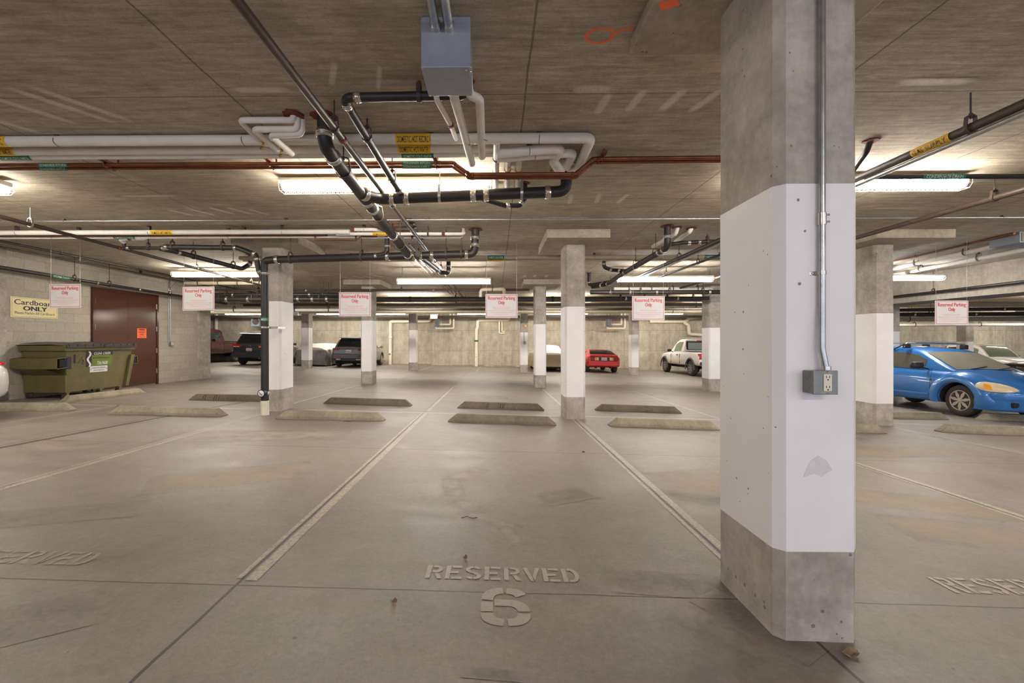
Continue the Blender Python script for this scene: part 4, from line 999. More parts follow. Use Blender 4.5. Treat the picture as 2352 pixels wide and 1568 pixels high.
pipe('water_pipe', 'thin white pipe just below the yellow labelled one', [P(778, 545, 6.95), P(1060, 545, 6.95), P(1062, 532, 7.0)], .015, 'lagging', bend=.03, hang=[(0, .6)])
pipe('copper_pipe', 'thin copper line between the second row white pipes', [(-9.1, 6.84, 2.875), (-2.6, 6.84, 2.875)], .011, 'copper', hang=[(0, .4), (0, .8)], hs='strap')
pipe('copper_pipe', 'small bright copper drop with a dogleg before the drop panel', [P(724, 537, 6.9), P(724, 552, 6.9), P(815, 552, 6.9), P(830, 543, 6.9), P(866, 543, 6.9)], .011, 'copper', bend=.02, hang=[(2, .2)])
for k, (px, py, lab) in enumerate(((938, 502, 'nearest'), (945, 512, 'middle'), (948, 521, 'farthest'))):
    p = PZ(px, py, CEIL); mb = MB('iron_brown').lathe((p.x, p.y, CEIL + .002), (0, 0, -1), [(0, .06), (.012, .06), (.014, .02), (.05, .018)], 16); mb.mat('copper').tube([(p.x, p.y, CEIL - .04), (p.x - .02, p.y, CEIL - .06), (p.x - .28, p.y, CEIL - .06), (p.x - .28, p.y, CEIL)], .011, 8, .02)
    tag(mb.build('ceiling_stub', origin=p), 'copper stub through a dark ceiling sleeve, %s of three' % lab, 'pipe', 'copper ceiling stubs')
SXp = P(608.5, 700, 7.22).x
zb_ = zf(SXp, 7.22)
st = pipe('drain_stack', 'vertical black drain stack standing in front of the white banded column', [(SXp, 7.22, zb_ + .22), (SXp, 7.22, 2.50)], .0595, 'iron', coup=[(0, .06), (0, .93)], labels=[(0, (P(608, 734, 7.22).z - zb_ - .22) / (2.28 - zb_), .10, 'STORM MAIN', 'green', 'pale_ink', 0)][:0], n=18)
mb = MB('green'); p = V((SXp, 7.22, P(608, 733.5, 7.22).z)); q = [(p.x + math.sin(a) * .0615, p.y - math.cos(a) * .0615) for a in [-1.5 + 3.0 * i / 12 for i in range(13)]]
mb.add([(x, y, p.z + s) for s in (-.03, .03) for x, y in q], [(i, i + 1, 14 + i, 13 + i) for i in range(12)], True); mb.mat('pale_ink')
mb.text('E MAIN', (0, 0, 0), V((1, 0, 0)), UP, .036, .135, .006, warp=lambda x, y: (p.x + math.sin(x / .062) * .0632, p.y - math.cos(x / .062) * .0632, p.z - .018 + y)); mb.build('pipe_label', st)
zc = P(606, 903, 7.15).z; mb = MB('black').cyl((SXp, 7.22, zc), (SXp - .005, 7.11, zc), .062, n=20); mb.mat('sign_white').lathe((SXp - .005, 7.11, zc), (0, -1, 0), [(0, .05), (.012, .046), (.014, 0)], 22); mb.mat('black').slab((SXp - .005, 7.094, zc), V((.7, 0, -.7)), V((.7, 0, .7)), V((0, -1, 0)), -.035, .035, -.004, .004, .003)
mb.build('cleanout', st)
MB('pvc').cyl((SXp, 7.22, zb_ - .003), (SXp, 7.22, zb_ + .235), .064, n=18).build('plastic_base', st)
zc = P(0, 752, 7.2).z; mb = MB('clamp_metal').lathe((SXp, 7.22, zc - .02), (0, 0, 1), [(0, .061), (0, .067), (.04, .067), (.04, .061)], 18).box(SXp + .04, SXp + .19, 7.26, 7.30, zc - .018, zc + .018).box(SXp + .10, SXp + .15, 7.28, 7.602, zc - .018, zc + .018); mb.build('wall_bracket', st)
pipe('drain_pipe', 'long black cross drain running from the drain stack past the middle columns', [(SXp, 7.22, 2.42), (SXp + .01, 7.2, 2.545), (SXp + .2, 7.15, 2.555), (-.33, 7.02, 2.615), (-.315, 7.02, C0)], .0605, 'iron', bend=.10, coup=[(2, .01), (2, .57), (2, .70), (2, .735), (2, .79), (2, .96), (3, .35), (3, .65)], hang=[(2, .08), (2, .44), (2, .72), (2, .86), (2, .935)], collar=[(4, .10)], n=16)
pipe('drain_pipe', 'short black riser dropping into the long cross drain behind the yellow label', [(-1.72, 7.03, C0), (-1.72, 7.03, 2.63), (-1.93, 7.06, 2.59), (-2.05, 7.09, 2.575)], .038, 'iron', bend=.09, coup=[(0, .7), (1, .9)], collar=[(0, .07)])
pipe('drain_pipe', 'black drain bending down into the stack from above the brown door side', [P(378, 567, 7.22), P(545, 569, 7.22), P(588, 585, 7.22), P(594, 620, 7.22), P(606, 645, 7.22)], .042, 'iron', bend=.07, coup=[(0, .03), (0, .97), (1, .9), (2, .3), (3, .2)], hang=[(0, .11), (0, .8)], n=14)
pipe('drain_pipe', 'thin black drain arm at the far left of the elbowed drain', [P(285, 552, 7.22), P(285, 569, 7.22), P(378, 570, 7.22)], .028, 'iron', bend=.06, coup=[(1, .1), (1, .97)], hang=[(1, .6)])
pipe('drain_pipe', 'black drain slanting away from the elbow to a small riser before the strip light', [P(368, 570, 7.22), P(400, 577, 7.45), (-5.15, 8.95, 2.70), P(575, 606, 9.05), (P(575, 606, 9.05).x, 9.05, C0)], .042, 'iron', bend=.07, coup=[(1, .05), (2, .9), (3, .4)], hang=[(1, .25), (1, .85)], collar=[(4, .08)], n=14)
pipe('lagged_pipe', 'short white lagged pipe looping under the second row pipes', [P(335, 535, 7.0), P(335, 547, 7.0), P(275, 548, 7.0), P(285, 556, 7.1)], .03, 'lagging', bend=.05, coup=[(1, .6)], cm='oxide', hang=[(1, .4)], hs='strap')
pipe('drain_pipe', 'black drain dropping from the ceiling and slanting away right of the middle column', [(2.64, 6.86, C0), (2.64, 6.86, 2.67), (2.66, 9.4, 2.64), (2.74, 10.9, 2.62), (2.45, 11.3, 2.60)], .048, 'iron', bend=.13, coup=[(0, .5), (1, .06), (1, .13), (1, .9), (2, .96), (3, .4)], hang=[(1, .2), (1, .62)], collar=[(0, .10)], n=14)
pipe('drain_pipe', 'black riser with elbow joining the slanting drain right of the middle column', [P(1387, 596, 9.3).xyz.to_tuple()[:2] + (C0,), P(1387, 614, 9.3), P(1406, 620, 9.32), P(1440, 622, 9.45)], .04, 'iron', bend=.09, coup=[(0, .7), (1, .8), (2, .4)], collar=[(0, .07)])
pipe('drain_pipe', 'far black riser and elbow at the end of the slanting drain', [P(1353, 636, 11.6).xyz.to_tuple()[:2] + (C0,), P(1353, 655, 11.6), P(1372, 652, 11.5), P(1402, 647, 11.0)], .045, 'iron', bend=.08, coup=[(0, .8), (2, .5)], collar=[(0, .07)])
pipe('drain_pipe', 'black cross pipe running behind the nearest column from the slanting drain', [P(1540, 561, 7.35), P(1570, 557, 7.4), P(1700, 552, 7.4)], .033, 'iron', bend=.1, coup=[(1, .1), (1, .28)], hang=[(1, .42)])
for k, (a, b, c, r, lab) in enumerate(((( 1556, 521, 6.95), (1552, 536, 6.95), (1500, 566, 7.9), .035, 'white lagged pipe with a stub beside the black ceiling riser'), ((1588, 518, 7.0), (1584, 532, 7.0), (1552, 553, 7.9), .035, 'white lagged pipe bending from a red sealed ceiling hole'))):
    q = [P(*a), P(*b), P(*c)]; q[0].z = C0; pipe('lagged_pipe', lab, q, r, 'lagging', bend=.07, collar=[(0, .08)])
pipe('gas_pipe', 'dark pipe slanting back behind the nearest column, lower of two', [(3.9, 6.4, 2.72), (3.74, 10.45, 2.69)], .022, 'iron', hang=[(0, .5), (0, .85)])
pipe('water_pipe', 'long beige lagged pipe across behind the middle columns with green label', [(-5.2, 8.95, 2.92), (6.2, 8.95, 2.92)], .040, 'far_pipe', labels=[DG(0, (P(1139, 588, 8.95).x + 5.2) / 11.4, .33, 'DOMESTIC COLD WATER', .3), DG(0, (P(1636, 582, 8.95).x + 5.2) / 11.4, .33, 'DOMESTIC COLD WATER', .3)], hang=[(0, .2), (0, .63), (0, .85)], hs='strap')
pipe('water_pipe', 'second beige lagged pipe close behind the green labelled one', [(-5.2, 9.1, 2.90), (6.2, 9.1, 2.90)], .034, 'far_pipe', labels=[DW(0, (P(1139, 594, 9.1).x + 5.2) / 11.4, .33, 'DOMESTIC HOT WATER', .2)], hang=[(0, .25), (0, .6)], hs='strap')
for k, dx in enumerate((0, .12, .22)):
    pipe('copper_pipe', 'copper pipe slanting back under the middle strip light, %s of three' % ('leftmost', 'middle', 'rightmost')[k], [(-1.62 + dx * .8, 6.8 + k * .3, 2.86), (-1.55 + dx, 15.2, 2.83)], .014, 'copper' if k < 2 else 'steel_pipe', hang=[(0, .3), (0, .7)])
pipe('drain_pipe', 'black drain beyond the cross drain ending in an upturned elbow before the strip light', [(-1.22, 6.95, 2.60), (-1.17, 9.35, 2.68), (-1.02, 9.45, 2.68), (-1.0, 9.45, 2.75), (-1.0, 9.45, CEIL)], .046, 'iron', bend=.07, coup=[(0, .85), (2, .5), (3, .3)], collar=[(4, .08)])
pipe('lagged_pipe', 'pale lagged loop under the ceiling beyond the middle hanging sign', [P(1104, 682, 12.5), P(1104, 665, 12.5), P(1158, 664, 12.5), P(1158, 672, 12.6)], .05, 'far_pipe', bend=.1, hang=[(1, .5)])

# ------------------------------------------------------------------ far ceiling
def far(nm, label, y, z, x0, x1, r, m, **k): return pipe(nm, label, [(x0, y, z), (x1, y, z)], r, m, hang=[(0, .15), (0, .38), (0, .6), (0, .85)], n=12, **k)
far('drain_pipe', 'big dark pipe spanning the far ceiling, uppermost of the dark ones', 15.6, 2.69, -9, 11, .085, 'far_dark', coup=[(0, .3), (0, .55), (0, .7)], cm='iron')
far('drain_pipe', 'dark pipe close below the uppermost far one', 15.75, 2.50, -9, 11, .045, 'far_dark', coup=[(0, .5)], cm='oxide')
far('water_pipe', 'wide beige lagged pipe spanning the far ceiling, higher of two', 17.0, 2.60, -14, 22, .10, 'far_pipe')
far('water_pipe', 'wide beige lagged pipe spanning the far ceiling, lower of two', 19.2, 2.515, -14, 22, .10, 'far_pipe')
far('drain_pipe', 'dark pipe between the two far beige pipes', 18.0, 2.50, -14, 22, .05, 'far_dark')
far('steel_conduit', 'bright conduit running across the far bay just above the back wall pipes', 20.4, 2.50, -14, 22, .03, 'lagging')
far('sprinkler_pipe', 'reddish black pipe along the top of the back wall', 25.6, 2.60, -20, 36, .07, 'far_dark', coup=[(0, .3), (0, .5), (0, .7)], cm='oxide')
far('drain_pipe', 'black pipe with many metal couplings at the far bay beyond the block wall', 12.6, 2.42, -8.5, -4.4, .07, 'iron', coup=[(0, .1), (0, .2), (0, .35), (0, .5), (0, .62), (0, .7), (0, .8), (0, .9)])
far('drain_pipe', 'dirty black pipe above the coupled one beyond the block wall', 12.9, 2.58, -8.5, -4.4, .06, 'iron', coup=[(0, .2), (0, .45), (0, .75)])
far('drain_pipe', 'black pipe with a rough edge, highest beyond the block wall', 13.0, 2.72, -8.4, 1.0, .035, 'iron_brown', coup=[(0, .3), (0, .7)])
far('water_pipe', 'pale pipe end beyond the conduits by the block wall', 12.2, 2.83, -8.6, -6.15, .05, 'far_pipe')
far('water_pipe', 'white pipe crossing below the coupled black pipes beyond the block wall', 13.3, 2.16, -8.5, -4.4, .05, 'lagging')
far('drain_pipe', 'dark pipe between the slanting drain and the hanging sign over the lane', 12.2, 2.56, 2.6, 6.2, .06, 'iron', coup=[(0, .15), (0, .3), (0, .5), (0, .9)])
far('drain_pipe', 'short black pipe below the strip light over the lane', 13.0, 2.47, 3.2, 6.2, .05, 'iron', coup=[(0, .2), (0, .7)])
far('water_pipe', 'pale pipe behind the dark lane pipes right of the middle column', 12.8, 2.72, 3.4, 6.2, .05, 'lagging')
for k, (q_, r, m, lab) in enumerate((([PZ(2330, 536, 2.975), PZ(2036, 604, 2.975)], .02, 'copper', 'copper pipe slanting under the ceiling above the right strip light'), ([PZ(2326, 556, 2.93), PZ(2036, 620, 2.93)], .045, 'lagging', 'white lagged pipe under the copper one beyond the right column'), ([PZ(2380, 568, 2.87), PZ(2036, 634, 2.87)], .045, 'lagging', 'second white lagged pipe beyond the right column'))):
    pipe('water_pipe' if k else 'copper_pipe', lab, q_, r, m, hang=[(0, .3), (0, .7)])
pipe('drain_pipe', 'dark pipe fixed along the side of the deep concrete beam', [(11.17, 7.5, 2.50), (11.17, 13.2, 2.46)], .035, 'iron', hang=[(0, .2), (0, .7)])
pipe('drain_pipe', 'black pipe passing below the deep beam toward the right edge', [(12.1, 13.6, 2.16), (22, 12.9, 2.20)], .05, 'iron', hang=[(0, .2), (0, .5), (0, .8)], coup=[(0, .2), (0, .3), (0, .5)])
pipe('drain_pipe', 'second black pipe below the deep beam, nearer the hanging sign', [(11.8, 14.4, 2.06), (22, 14.0, 2.10)], .06, 'iron', hang=[(0, .2), (0, .5), (0, .8)], coup=[(0, .15), (0, .33)])
pipe('water_pipe', 'beige pipe beyond the deep beam above the far white truck', [(11.8, 16.0, 1.98), (26, 15.8, 2.02)], .08, 'far_pipe', hang=[(0, .2), (0, .5), (0, .8)])
pipe('water_pipe', 'pale pipe low beyond the roof rack of the blue car', [(13.0, 18.8, 1.86), (22, 18.8, 1.90)], .06, 'lagging', hang=[(0, .2), (0, .5), (0, .8)])
o = MB('box_grey').bbox(8.48, 9.1, 7.3, 7.75, 2.83, CEIL, .004).build('ceiling_cabinet', origin=(9.2, 8.2, CEIL)); tag(o, 'grey cabinet hung under the ceiling at the right edge of the photo', 'box')
MB('outlet_grey').box(8.50, 9.08, 7.288, 7.3, 2.85, 2.99).build('lid', o)

# ------------------------------------------------------------------ things along the back wall
YW = YF - .03
def wallpipe(label, pts, r=.10, m='pvc', **k):
    q = [P(a, b, YW - r) for a, b in pts]
    return pipe('wall_drain', label, q, r, m, bend=r * 1.3, **k)
w = wallpipe('white plastic drain bent down the back wall right of the grey hatchback', [(988, 727), (988, 737), (897, 738), (896, 838)], coup=[(2, .37)], cm='lagging'); MB('leaf').lathe(P(895, 813, YW - .21), (0, -1, 0), [(0, .06), (.01, .06), (.01, 0)], 14).build('cleanout_cap', w)
w = wallpipe('white plastic drain bent down the middle of the back wall', [(1168, 728), (1168, 734), (1097, 735), (1097, 752), (1094, 757), (1094, 842)], coup=[(4, .3)], cm='green'); MB('pvc').lathe(P(1094, 816, YW - .21), (0, -1, 0), [(0, .08), (.012, .08), (.012, .05), (.004, .05), (.004, 0)], 14).build('cleanout_cap', w)
wallpipe('thin white pipe bent to the right on the back wall, outer of a pair', [(1147, 736), (1147, 765), (1160, 765)], .055)
wallpipe('thin white pipe bent to the right on the back wall, inner of a pair', [(1153, 736), (1153, 761), (1160, 761)], .05)
wallpipe('white plastic drain rising to the right behind the white pickup', [(1492, 738), (1574, 738), (1582, 731), (1616, 725)], .10)
wallpipe('white plastic drain dropping behind the white pickup cab', [(1570, 740), (1581, 746), (1583, 767), (1612, 769)], .10)
wallpipe('white vertical pipe on the back wall behind the maroon pickup', [(497, 715), (497, 770)], .10)
for px, lab in ((1005, 'left of the middle drain, below the exit sign'), (1398, 'right of the middle column, above the red coupe')):
    c = P(px, 741, YF - .55); o = empty('unit_heater', c); tag(o, 'unit heater on the back wall ' + lab, 'heater', 'unit heaters')
    mb = MB('heater_blue').bbox(c.x - .13, c.x + .13, c.y - .2, c.y + .2, c.z - .25, c.z + .25, .02); mb.build('casing', o)
    mb = MB('far_dark')
    for k in range(7): mb.box(c.x - .12, c.x + .10, c.y - .215, c.y - .2, c.z - .22 + k * .065, c.z - .19 + k * .065)
    mb.build('louvre', o)
    for s in (-.1, .1): MB('far_dark').cyl((c.x + s, c.y, c.z + .24), (c.x + s, c.y, CEIL), .012, n=6).build('hanger', o)
    MB('pvc').tube([(c.x + .12, c.y, c.z - .1), (c.x + .75, c.y, c.z - .1), (c.x + .75, c.y, CEIL)], .05, 10, .07).build('heating_pipe', o)
    MB('pvc').tube([(c.x - .08, c.y, c.z - .25), (c.x - .08, c.y, c.z - .33), (c.x + .95, c.y, c.z - .33), (c.x + .95, c.y, CEIL)], .05, 10, .07).build('heating_pipe', o)
c = P(590, 738, YF - .6); o = tag(MB('heater_blue').bbox(c.x - .25, c.x + .25, c.y - .2, c.y + .2, c.z - .3, c.z + .3, .02).build('unit_heater', origin=c), 'unit heater high on the back wall beside the drain stack', 'heater', 'unit heaters'); mb = MB('far_dark').cyl((c.x, c.y, c.z + .29), (c.x, c.y, CEIL), .015, n=6); mb.lathe((c.x + .05, c.y - .21, c.z), (0, -1, 0), [(0, .2), (.02, .2), (.02, .15), (.005, .14), (.005, 0)], 16); mb.build('fan_ring', o)
# exit sign
c = P(996.5, 726, 19.4); o = empty('exit_sign', c); tag(o, 'small green lettered EXIT sign hanging before the back wall', 'exit sign')
MB('sign_white').bbox(c.x - .16, c.x + .16, c.y - .03, c.y + .03, c.z - .11, c.z + .11, .01).build('housing', o)
MB('exit_glow').text('EXIT', (c.x, c.y - .032, c.z - .07), V((1, 0, 0)), UP, .135, .24, .015).build('lettering', o)
mb = MB('housing').cyl((c.x - .17, c.y, CEIL - .25), (c.x + .2, c.y, CEIL - .25), .008, n=6)
for s in (-.17, .2): mb.cyl((c.x + s, c.y, CEIL - .26), (c.x + s, c.y, CEIL + .003), .006, n=6)
mb.cyl((c.x, c.y, c.z + .1), (c.x, c.y, CEIL - .25), .012, n=6).build('hanging_bracket', o)
# strobe and switch on the far tan column
c = P(1207, 748, 20.77); o = tag(MB('amber_lens').bbox(c.x - .05, c.x + .05, 20.72, 20.80, c.z - .07, c.z + .05, .01).build('strobe_light', origin=c), 'small yellow strobe on the far tan column', 'strobe'); MB('galv').cyl((c.x, 20.78, c.z), (c.x, 20.78, CEIL), .014, n=8).build('conduit', o)
c = P(1205, 787, 20.77); o = tag(MB('outlet_grey').bbox(c.x - .05, c.x + .05, 20.73, 20.80, c.z - .07, c.z + .07, .008).build('switch_box', origin=c), 'grey switch box low on the far tan column', 'box'); MB('galv').cyl((c.x - .03, 20.78, c.z), (c.x - .03, 20.78, CEIL), .014, n=8).build('conduit', o)
c = P(680, 719, 17.2); o = tag(MB('sign_white').bbox(c.x - .09, c.x + .09, c.y - .05, c.y + .05, c.z - .10, c.z + .10, .02).build('hanging_box', origin=c), 'small white box hanging under the far pipes behind the banded column', 'box'); MB('galv').cyl((c.x + .05, c.y, c.z + .08), (c.x + .05, c.y, CEIL), .008, n=6).build('bracket', o)

# ------------------------------------------------------------------ vehicles (local axes: x forward, y to its left, z up)
def hermite(xs, ys, x):
    if x <= xs[0]: return ys[0]
    if x >= xs[-1]: return ys[-1]
    i = max(k for k in range(len(xs)) if xs[k] <= x); i = min(i, len(xs) - 2)
    d = [(ys[k + 1] - ys[k]) / (xs[k + 1] - xs[k]) for k in range(len(xs) - 1)]
    def m(k):
        if k == 0: return d[0]
        if k == len(xs) - 1: return d[-1]
        return 0 if d[k - 1] * d[k] <= 0 else 2 * d[k - 1] * d[k] / (d[k - 1] + d[k])
    h = xs[i + 1] - xs[i]; t = (x - xs[i]) / h
    return ys[i] * (1 + 2 * t) * (1 - t) ** 2 + h * m(i) * t * (1 - t) ** 2 + ys[i + 1] * t * t * (3 - 2 * t) + h * m(i + 1) * t * t * (t - 1)
class Car:
    def __init__(s, name, label, cat, pos, heading, paint, st, green, wheels, scale=1.0, tumble=.30, group=None, arch_mat='shade_black'):
        s.o = o = empty(name, (0, 0, 0)); tag(o, label, cat, group); on_floor(o, pos[0], pos[1], heading); o.scale = (scale,) * 3
        s.st = sorted(st); s.gr = sorted(green); s.tum = tumble; s.paint = paint
        xs = [a[0] for a in s.st]; s.xs = xs
        s.zb = lambda x: hermite(xs, [a[1] for a in s.st], x); s.zt = lambda x: hermite(xs, [a[2] for a in s.st], x); s.w = lambda x: hermite(xs, [a[3] for a in s.st], x)
        gx = [a[0] for a in s.gr]; s.gx = gx
        s.zr = lambda x: hermite(gx, [a[1] for a in s.gr], x)
        s.body(wheels); s.house()
        for (x, r, tw, hubm) in wheels:
            for sd in (-1, 1): s.wheel(x, sd, r, tw, hubm)
    def body(s, wheels):
        xx = []
        for a, b in zip(s.xs[:-1], s.xs[1:]):
            k = max(2, int((b - a) / .16)); xx += [a + (b - a) * i / k for i in range(k)]
        xx.append(s.xs[-1]); rings = []
        for x in xx:
            zb, zt, w = s.zb(x), s.zt(x), s.w(x); h = zt - zb
            half = [(0, zb), (w * .78, zb), (w * .93, zb + .04 * h), (w * .985, zb + .18 * h), (w, zb + .45 * h), (w * .985, zb + .72 * h), (w * .955, zb + .88 * h), (w * .89, zb + .97 * h), (w * .72, zt + .012), (w * .4, zt + .03), (0, zt + .036)]
            rings.append([(x, y, z) for y, z in half] + [(x, -y, z) for y, z in half[-2:0:-1]])
        n = len(rings[0]); mb = MB(s.paint)
        mb.add([v for r in rings for v in r], [(k * n + i, k * n + (i + 1) % n, (k + 1) * n + (i + 1) % n, (k + 1) * n + i) for k in range(len(rings) - 1) for i in range(n)], True)
        m = len(rings) * n; base = len(mb.v) - m
        mb.f.append(tuple(range(base, base + n))[::-1]); mb.f.append(tuple(range(base + m - n, base + m))); mb.mi += [0, 0]; mb.sm += [False, False]
        b = mb.build('body', s.o, local=True)
        cut = MB('shade_black')
        for (x, r, tw, hm) in wheels:
            for sd in (-1, 1): cut.cyl((x, sd * (s.w(x) - tw - .10), r), (x, sd * (s.w(x) + .3), r), r * 1.17, n=28)
        c = cut.build('cutter', s.o, local=True)
        md = b.modifiers.new('arches', 'BOOLEAN'); md.object = c; md.operation = 'DIFFERENCE'; md.solver = 'EXACT'
        try: md.material_mode = 'TRANSFER'
        except Exception: pass
        bpy.context.view_layer.update()
        me = bpy.data.meshes.new_from_object(b.evaluated_get(bpy.context.evaluated_depsgraph_get()))
        b.modifiers.clear(); b.data = me; bpy.data.objects.remove(c); s.b = b
    def edge(s, x):
        z0 = s.zt(x) - .03; z1 = max(s.zr(x), z0 + .02); wb = s.w(x) * .90; we = wb - s.tum * (z1 - z0)
        return z0, z1, wb, we
    def side(s, x, v, sd, off=0.0):
        z0, z1, wb, we = s.edge(x); e = min(.07, .35 * (z1 - z0)); q = wb + (we - wb) * v
        return V((x, sd * (q + off), z0 + (z1 - e - z0) * v + off * .3))
    def top(s, x, y, off=0.0):
        z0, z1, wb, we = s.edge(x); e = 1e-3
        sl = (s.edge(x + e)[1] - s.edge(x - e)[1]) / (2 * e); nn = V((-sl, 0, 1)).normalized()
        return V((x, y, z1 + .03 * (1 - (y / max(we, .2)) ** 2))) + nn * off
    def house(s):
        a, b = s.gx[0], s.gx[-1]; xx = []
        for p, q in zip(s.gx[:-1], s.gx[1:]):
            k = max(3, int((q - p) / .1)); xx += [p + (q - p) * i / k for i in range(k)]
        xx.append(b); rings = []
        for x in xx:
            z0, z1, wb, we = s.edge(x); e = min(.07, .35 * (z1 - z0))
            half = [(wb, z0 - .03), (wb + (we - wb) * .5, z0 + (z1 - e - z0) * .5), (we, z1 - e), (we - e * .25, z1 - e * .35), (we - e, z1 + .002), (we * .5, z1 + .022), (0, z1 + .03)]
            rings.append([(x, y, z) for y, z in half] + [(x, -y, z) for y, z in half[-2::-1]])
        n = len(rings[0]); mb = MB(s.paint)
        mb.add([v for r in rings for v in r], [(k * n + i, k * n + i + 1, (k + 1) * n + i + 1, (k + 1) * n + i) for k in range(len(rings) - 1) for i in range(n - 1)], True)
        for r, fl in ((0, False), (len(rings) - 1, True)): mb.add(rings[r], [tuple(range(n))])
        mb.build('roof', s.o, local=True)
    def side_window(s, xa, xb, va=.08, vb=.93, mat='glass', sides=(-1, 1), name='side_window', off=.006):
        for sd in sides:
            n = 12; mb = MB(mat)
            vs = [s.side(xa + (xb - xa) * i / n, v, sd, off) for i in range(n + 1) for v in (va, (va + vb) / 2, vb)]
            mb.add(vs, [(3 * i + j, 3 * i + j + 1, 3 * i + j + 4, 3 * i + j + 3) for i in range(n) for j in range(2)], True); mb.build(name, s.o, local=True)
    def top_window(s, xa, xb, f=.86, mat='glass', name='windshield', off=.007):
        n = 12; mb = MB(mat); vs = []
        for i in range(n + 1):
            x = xa + (xb - xa) * i / n; we = s.edge(x)[3] * f
            vs += [s.top(x, we * q, off) for q in (-1, -.6, -.2, .2, .6, 1)]
        return mb.add(vs, [(6 * i + j, 6 * i + j + 1, 6 * i + j + 7, 6 * i + j + 6) for i in range(n) for j in range(5)], True).build(name, s.o, local=True)
    def wheel(s, x, sd, r, tw, hubm):
        y = sd * (s.w(x) - .015); d = (0, -sd, 0); p = V((x, y, r))
        mb = MB('rubber').lathe(p, d, [(.02, r * .60), (.004, r * .66), (0, r * .74), (.008, r * .90), (.028, r * .975), (.05, r), (tw - .05, r), (tw - .02, r * .97), (tw, r * .86), (tw, r * .5)], 32)
        w = mb.build('wheel', s.o, local=True)
        mb = MB('shade_black').lathe(p, d, [(.035, 0), (.035, r * .62)], 24); mb.mat(hubm)
        mb.lathe(p, d, [(.03, r * .63), (.006, r * .66), (.004, r * .60), (.03, r * .585)], 32)
        N = 7
        for k in range(N):
            a = 6.28318 * k / N + .2; u = V((math.cos(a), 0, math.sin(a))); t = V((-math.sin(a), 0, math.cos(a))); dd = V(d)
            b0 = [p + u * r * .12 - t * r * .05, p + u * r * .12 + t * r * .05, p + u * r * .36 + t * r * .10, p + u * r * .60 + t * r * .05, p + u * r * .60 - t * r * .05, p + u * r * .36 - t * r * .10]
            mb.prism([q + dd * .008 for q in b0], dd * .02)
        mb.lathe(p, d, [(.002, 0), (.002, r * .12), (.012, r * .16), (.03, r * .18)], 16)
        mb.build('rim', w, local=True)
    def add(s, name, mb, label=None):
        ob = mb.build(name, s.o, local=True)
        if label: ob['label'] = label
        return ob
    def plate(s, x, z, face=-1):
        mb = MB('sign_white').bbox(x - .008, x + .008, -.15, .15, z - .075, z + .075, .004); mb.mat('faint_red').box(x + face * .009 - .001, x + face * .009 + .001, -.14, .14, z + .03, z + .068)
        mb.mat('bumper_dark')
        for k in range(6): mb.box(x + face * .009 - .001, x + face * .009 + .001, -.12 + k * .042, -.095 + k * .042, z - .045, z + .01)
        s.add('license_plate', mb)
    def mirrors(s, x, z, mat='black', sides=(-1, 1), l=.2):
        for sd in sides:
            y = sd * (s.w(x) * .92 + .10); mb = MB(mat).bbox(x - .07, x + .06, min(y - sd * .02, y + sd * l * .75), max(y - sd * .02, y + sd * l * .75), z - .07, z + .08, .06).cyl((x, y + sd * .02, z - .03), (x + .02, sd * s.w(x) * .88, z - .07), .02, n=8)
            s.add('mirror', mb)
def deg(a): return math.radians(a)

# blue retro wagon, nose towards the aisle
B = Car('car', 'bright blue retro hatchback with roof rack parked beyond the far right column', 'car', (10.08, 10.28), deg(-90), 'blue_car',
    [(-2.05, .36, .86, .66), (-1.95, .28, .93, .79), (-1.2, .24, .93, .84), (0, .23, .91, .85), (.7, .23, .90, .84), (1.1, .24, .885, .81), (1.5, .26, .83, .76), (1.8, .27, .74, .70), (1.97, .30, .66, .62), (2.05, .36, .58, .52)],
    [(-2.02, .91), (-1.8, 1.27), (-1.3, 1.375), (-.4, 1.39), (.15, 1.335), (.45, 1.21), (1.08, .895)], [(1.24, .315, .20, 'alloy'), (-1.30, .315, .20, 'alloy')], tumble=.33)
B.side_window(-.42, .46, .10, .90, 'side_glass'); B.side_window(-1.15, -.52, .10, .90, 'side_glass'); B.side_window(-1.75, -1.25, .12, .88, 'glass')
B.top_window(.34, 1.04, .88, 'dusty_glass'); B.top_window(-1.98, -1.84, .8, 'glass', 'rear_window')
LAMPS = []
for sd in (-1, 1):
    mb = MB('blue_car'); n, k = 24, 10; vs = []
    for i in range(n + 1):                    # swelling front wing
        a = math.pi * i / n
        for j in range(k + 1):
            t = math.pi * j / k - math.pi / 2
            vs.append((1.22 + .60 * math.cos(a) * (1 if a < 1.57 else 1.25), sd * (.66 + .235 * math.cos(t) * (.25 + .75 * math.sin(a) ** .6)), .36 + (.44 + .06 * math.sin(t) * -1) * math.sin(a) * (.72 + .28 * abs(math.cos(t)))))
    # keep it as an arched band over the wheel
    rr = [(.375, .86), (.39, .885), (.42, .895), (.48, .885), (.54, .85), (.58, .78), (.60, .68)]
    vs = []
    for i in range(n + 1):
        a = math.radians(-14 + 205 * i / n); g = 1.0 + (.30 * max(0, math.cos(a)) ** 2 + .22 * max(0, -math.cos(a)) ** 2)
        f = max(0, min(1, (math.sin(a) + .45) / .6))
        for r, y in rr:
            q = .375 + (r - .375) * g
            vs.append((1.24 + q * math.cos(a), sd * (y * (.93 + .07 * f)), max(.24, .315 + q * math.sin(a) * .98)))
    m = len(rr)
    mb.add(vs, [(i * m + j, i * m + j + 1, (i + 1) * m + j + 1, (i + 1) * m + j) for i in range(n) for j in range(m - 1)], True)
    B.add('wing', mb)
    wing = B.add_wing = bpy.data.objects[-1] if False else [c for c in B.o.children if c.name.startswith('wing')][-1]
    LAMPS.append((sd, wing))
mb = MB('blue_car')                           # bumper wrapping round the nose
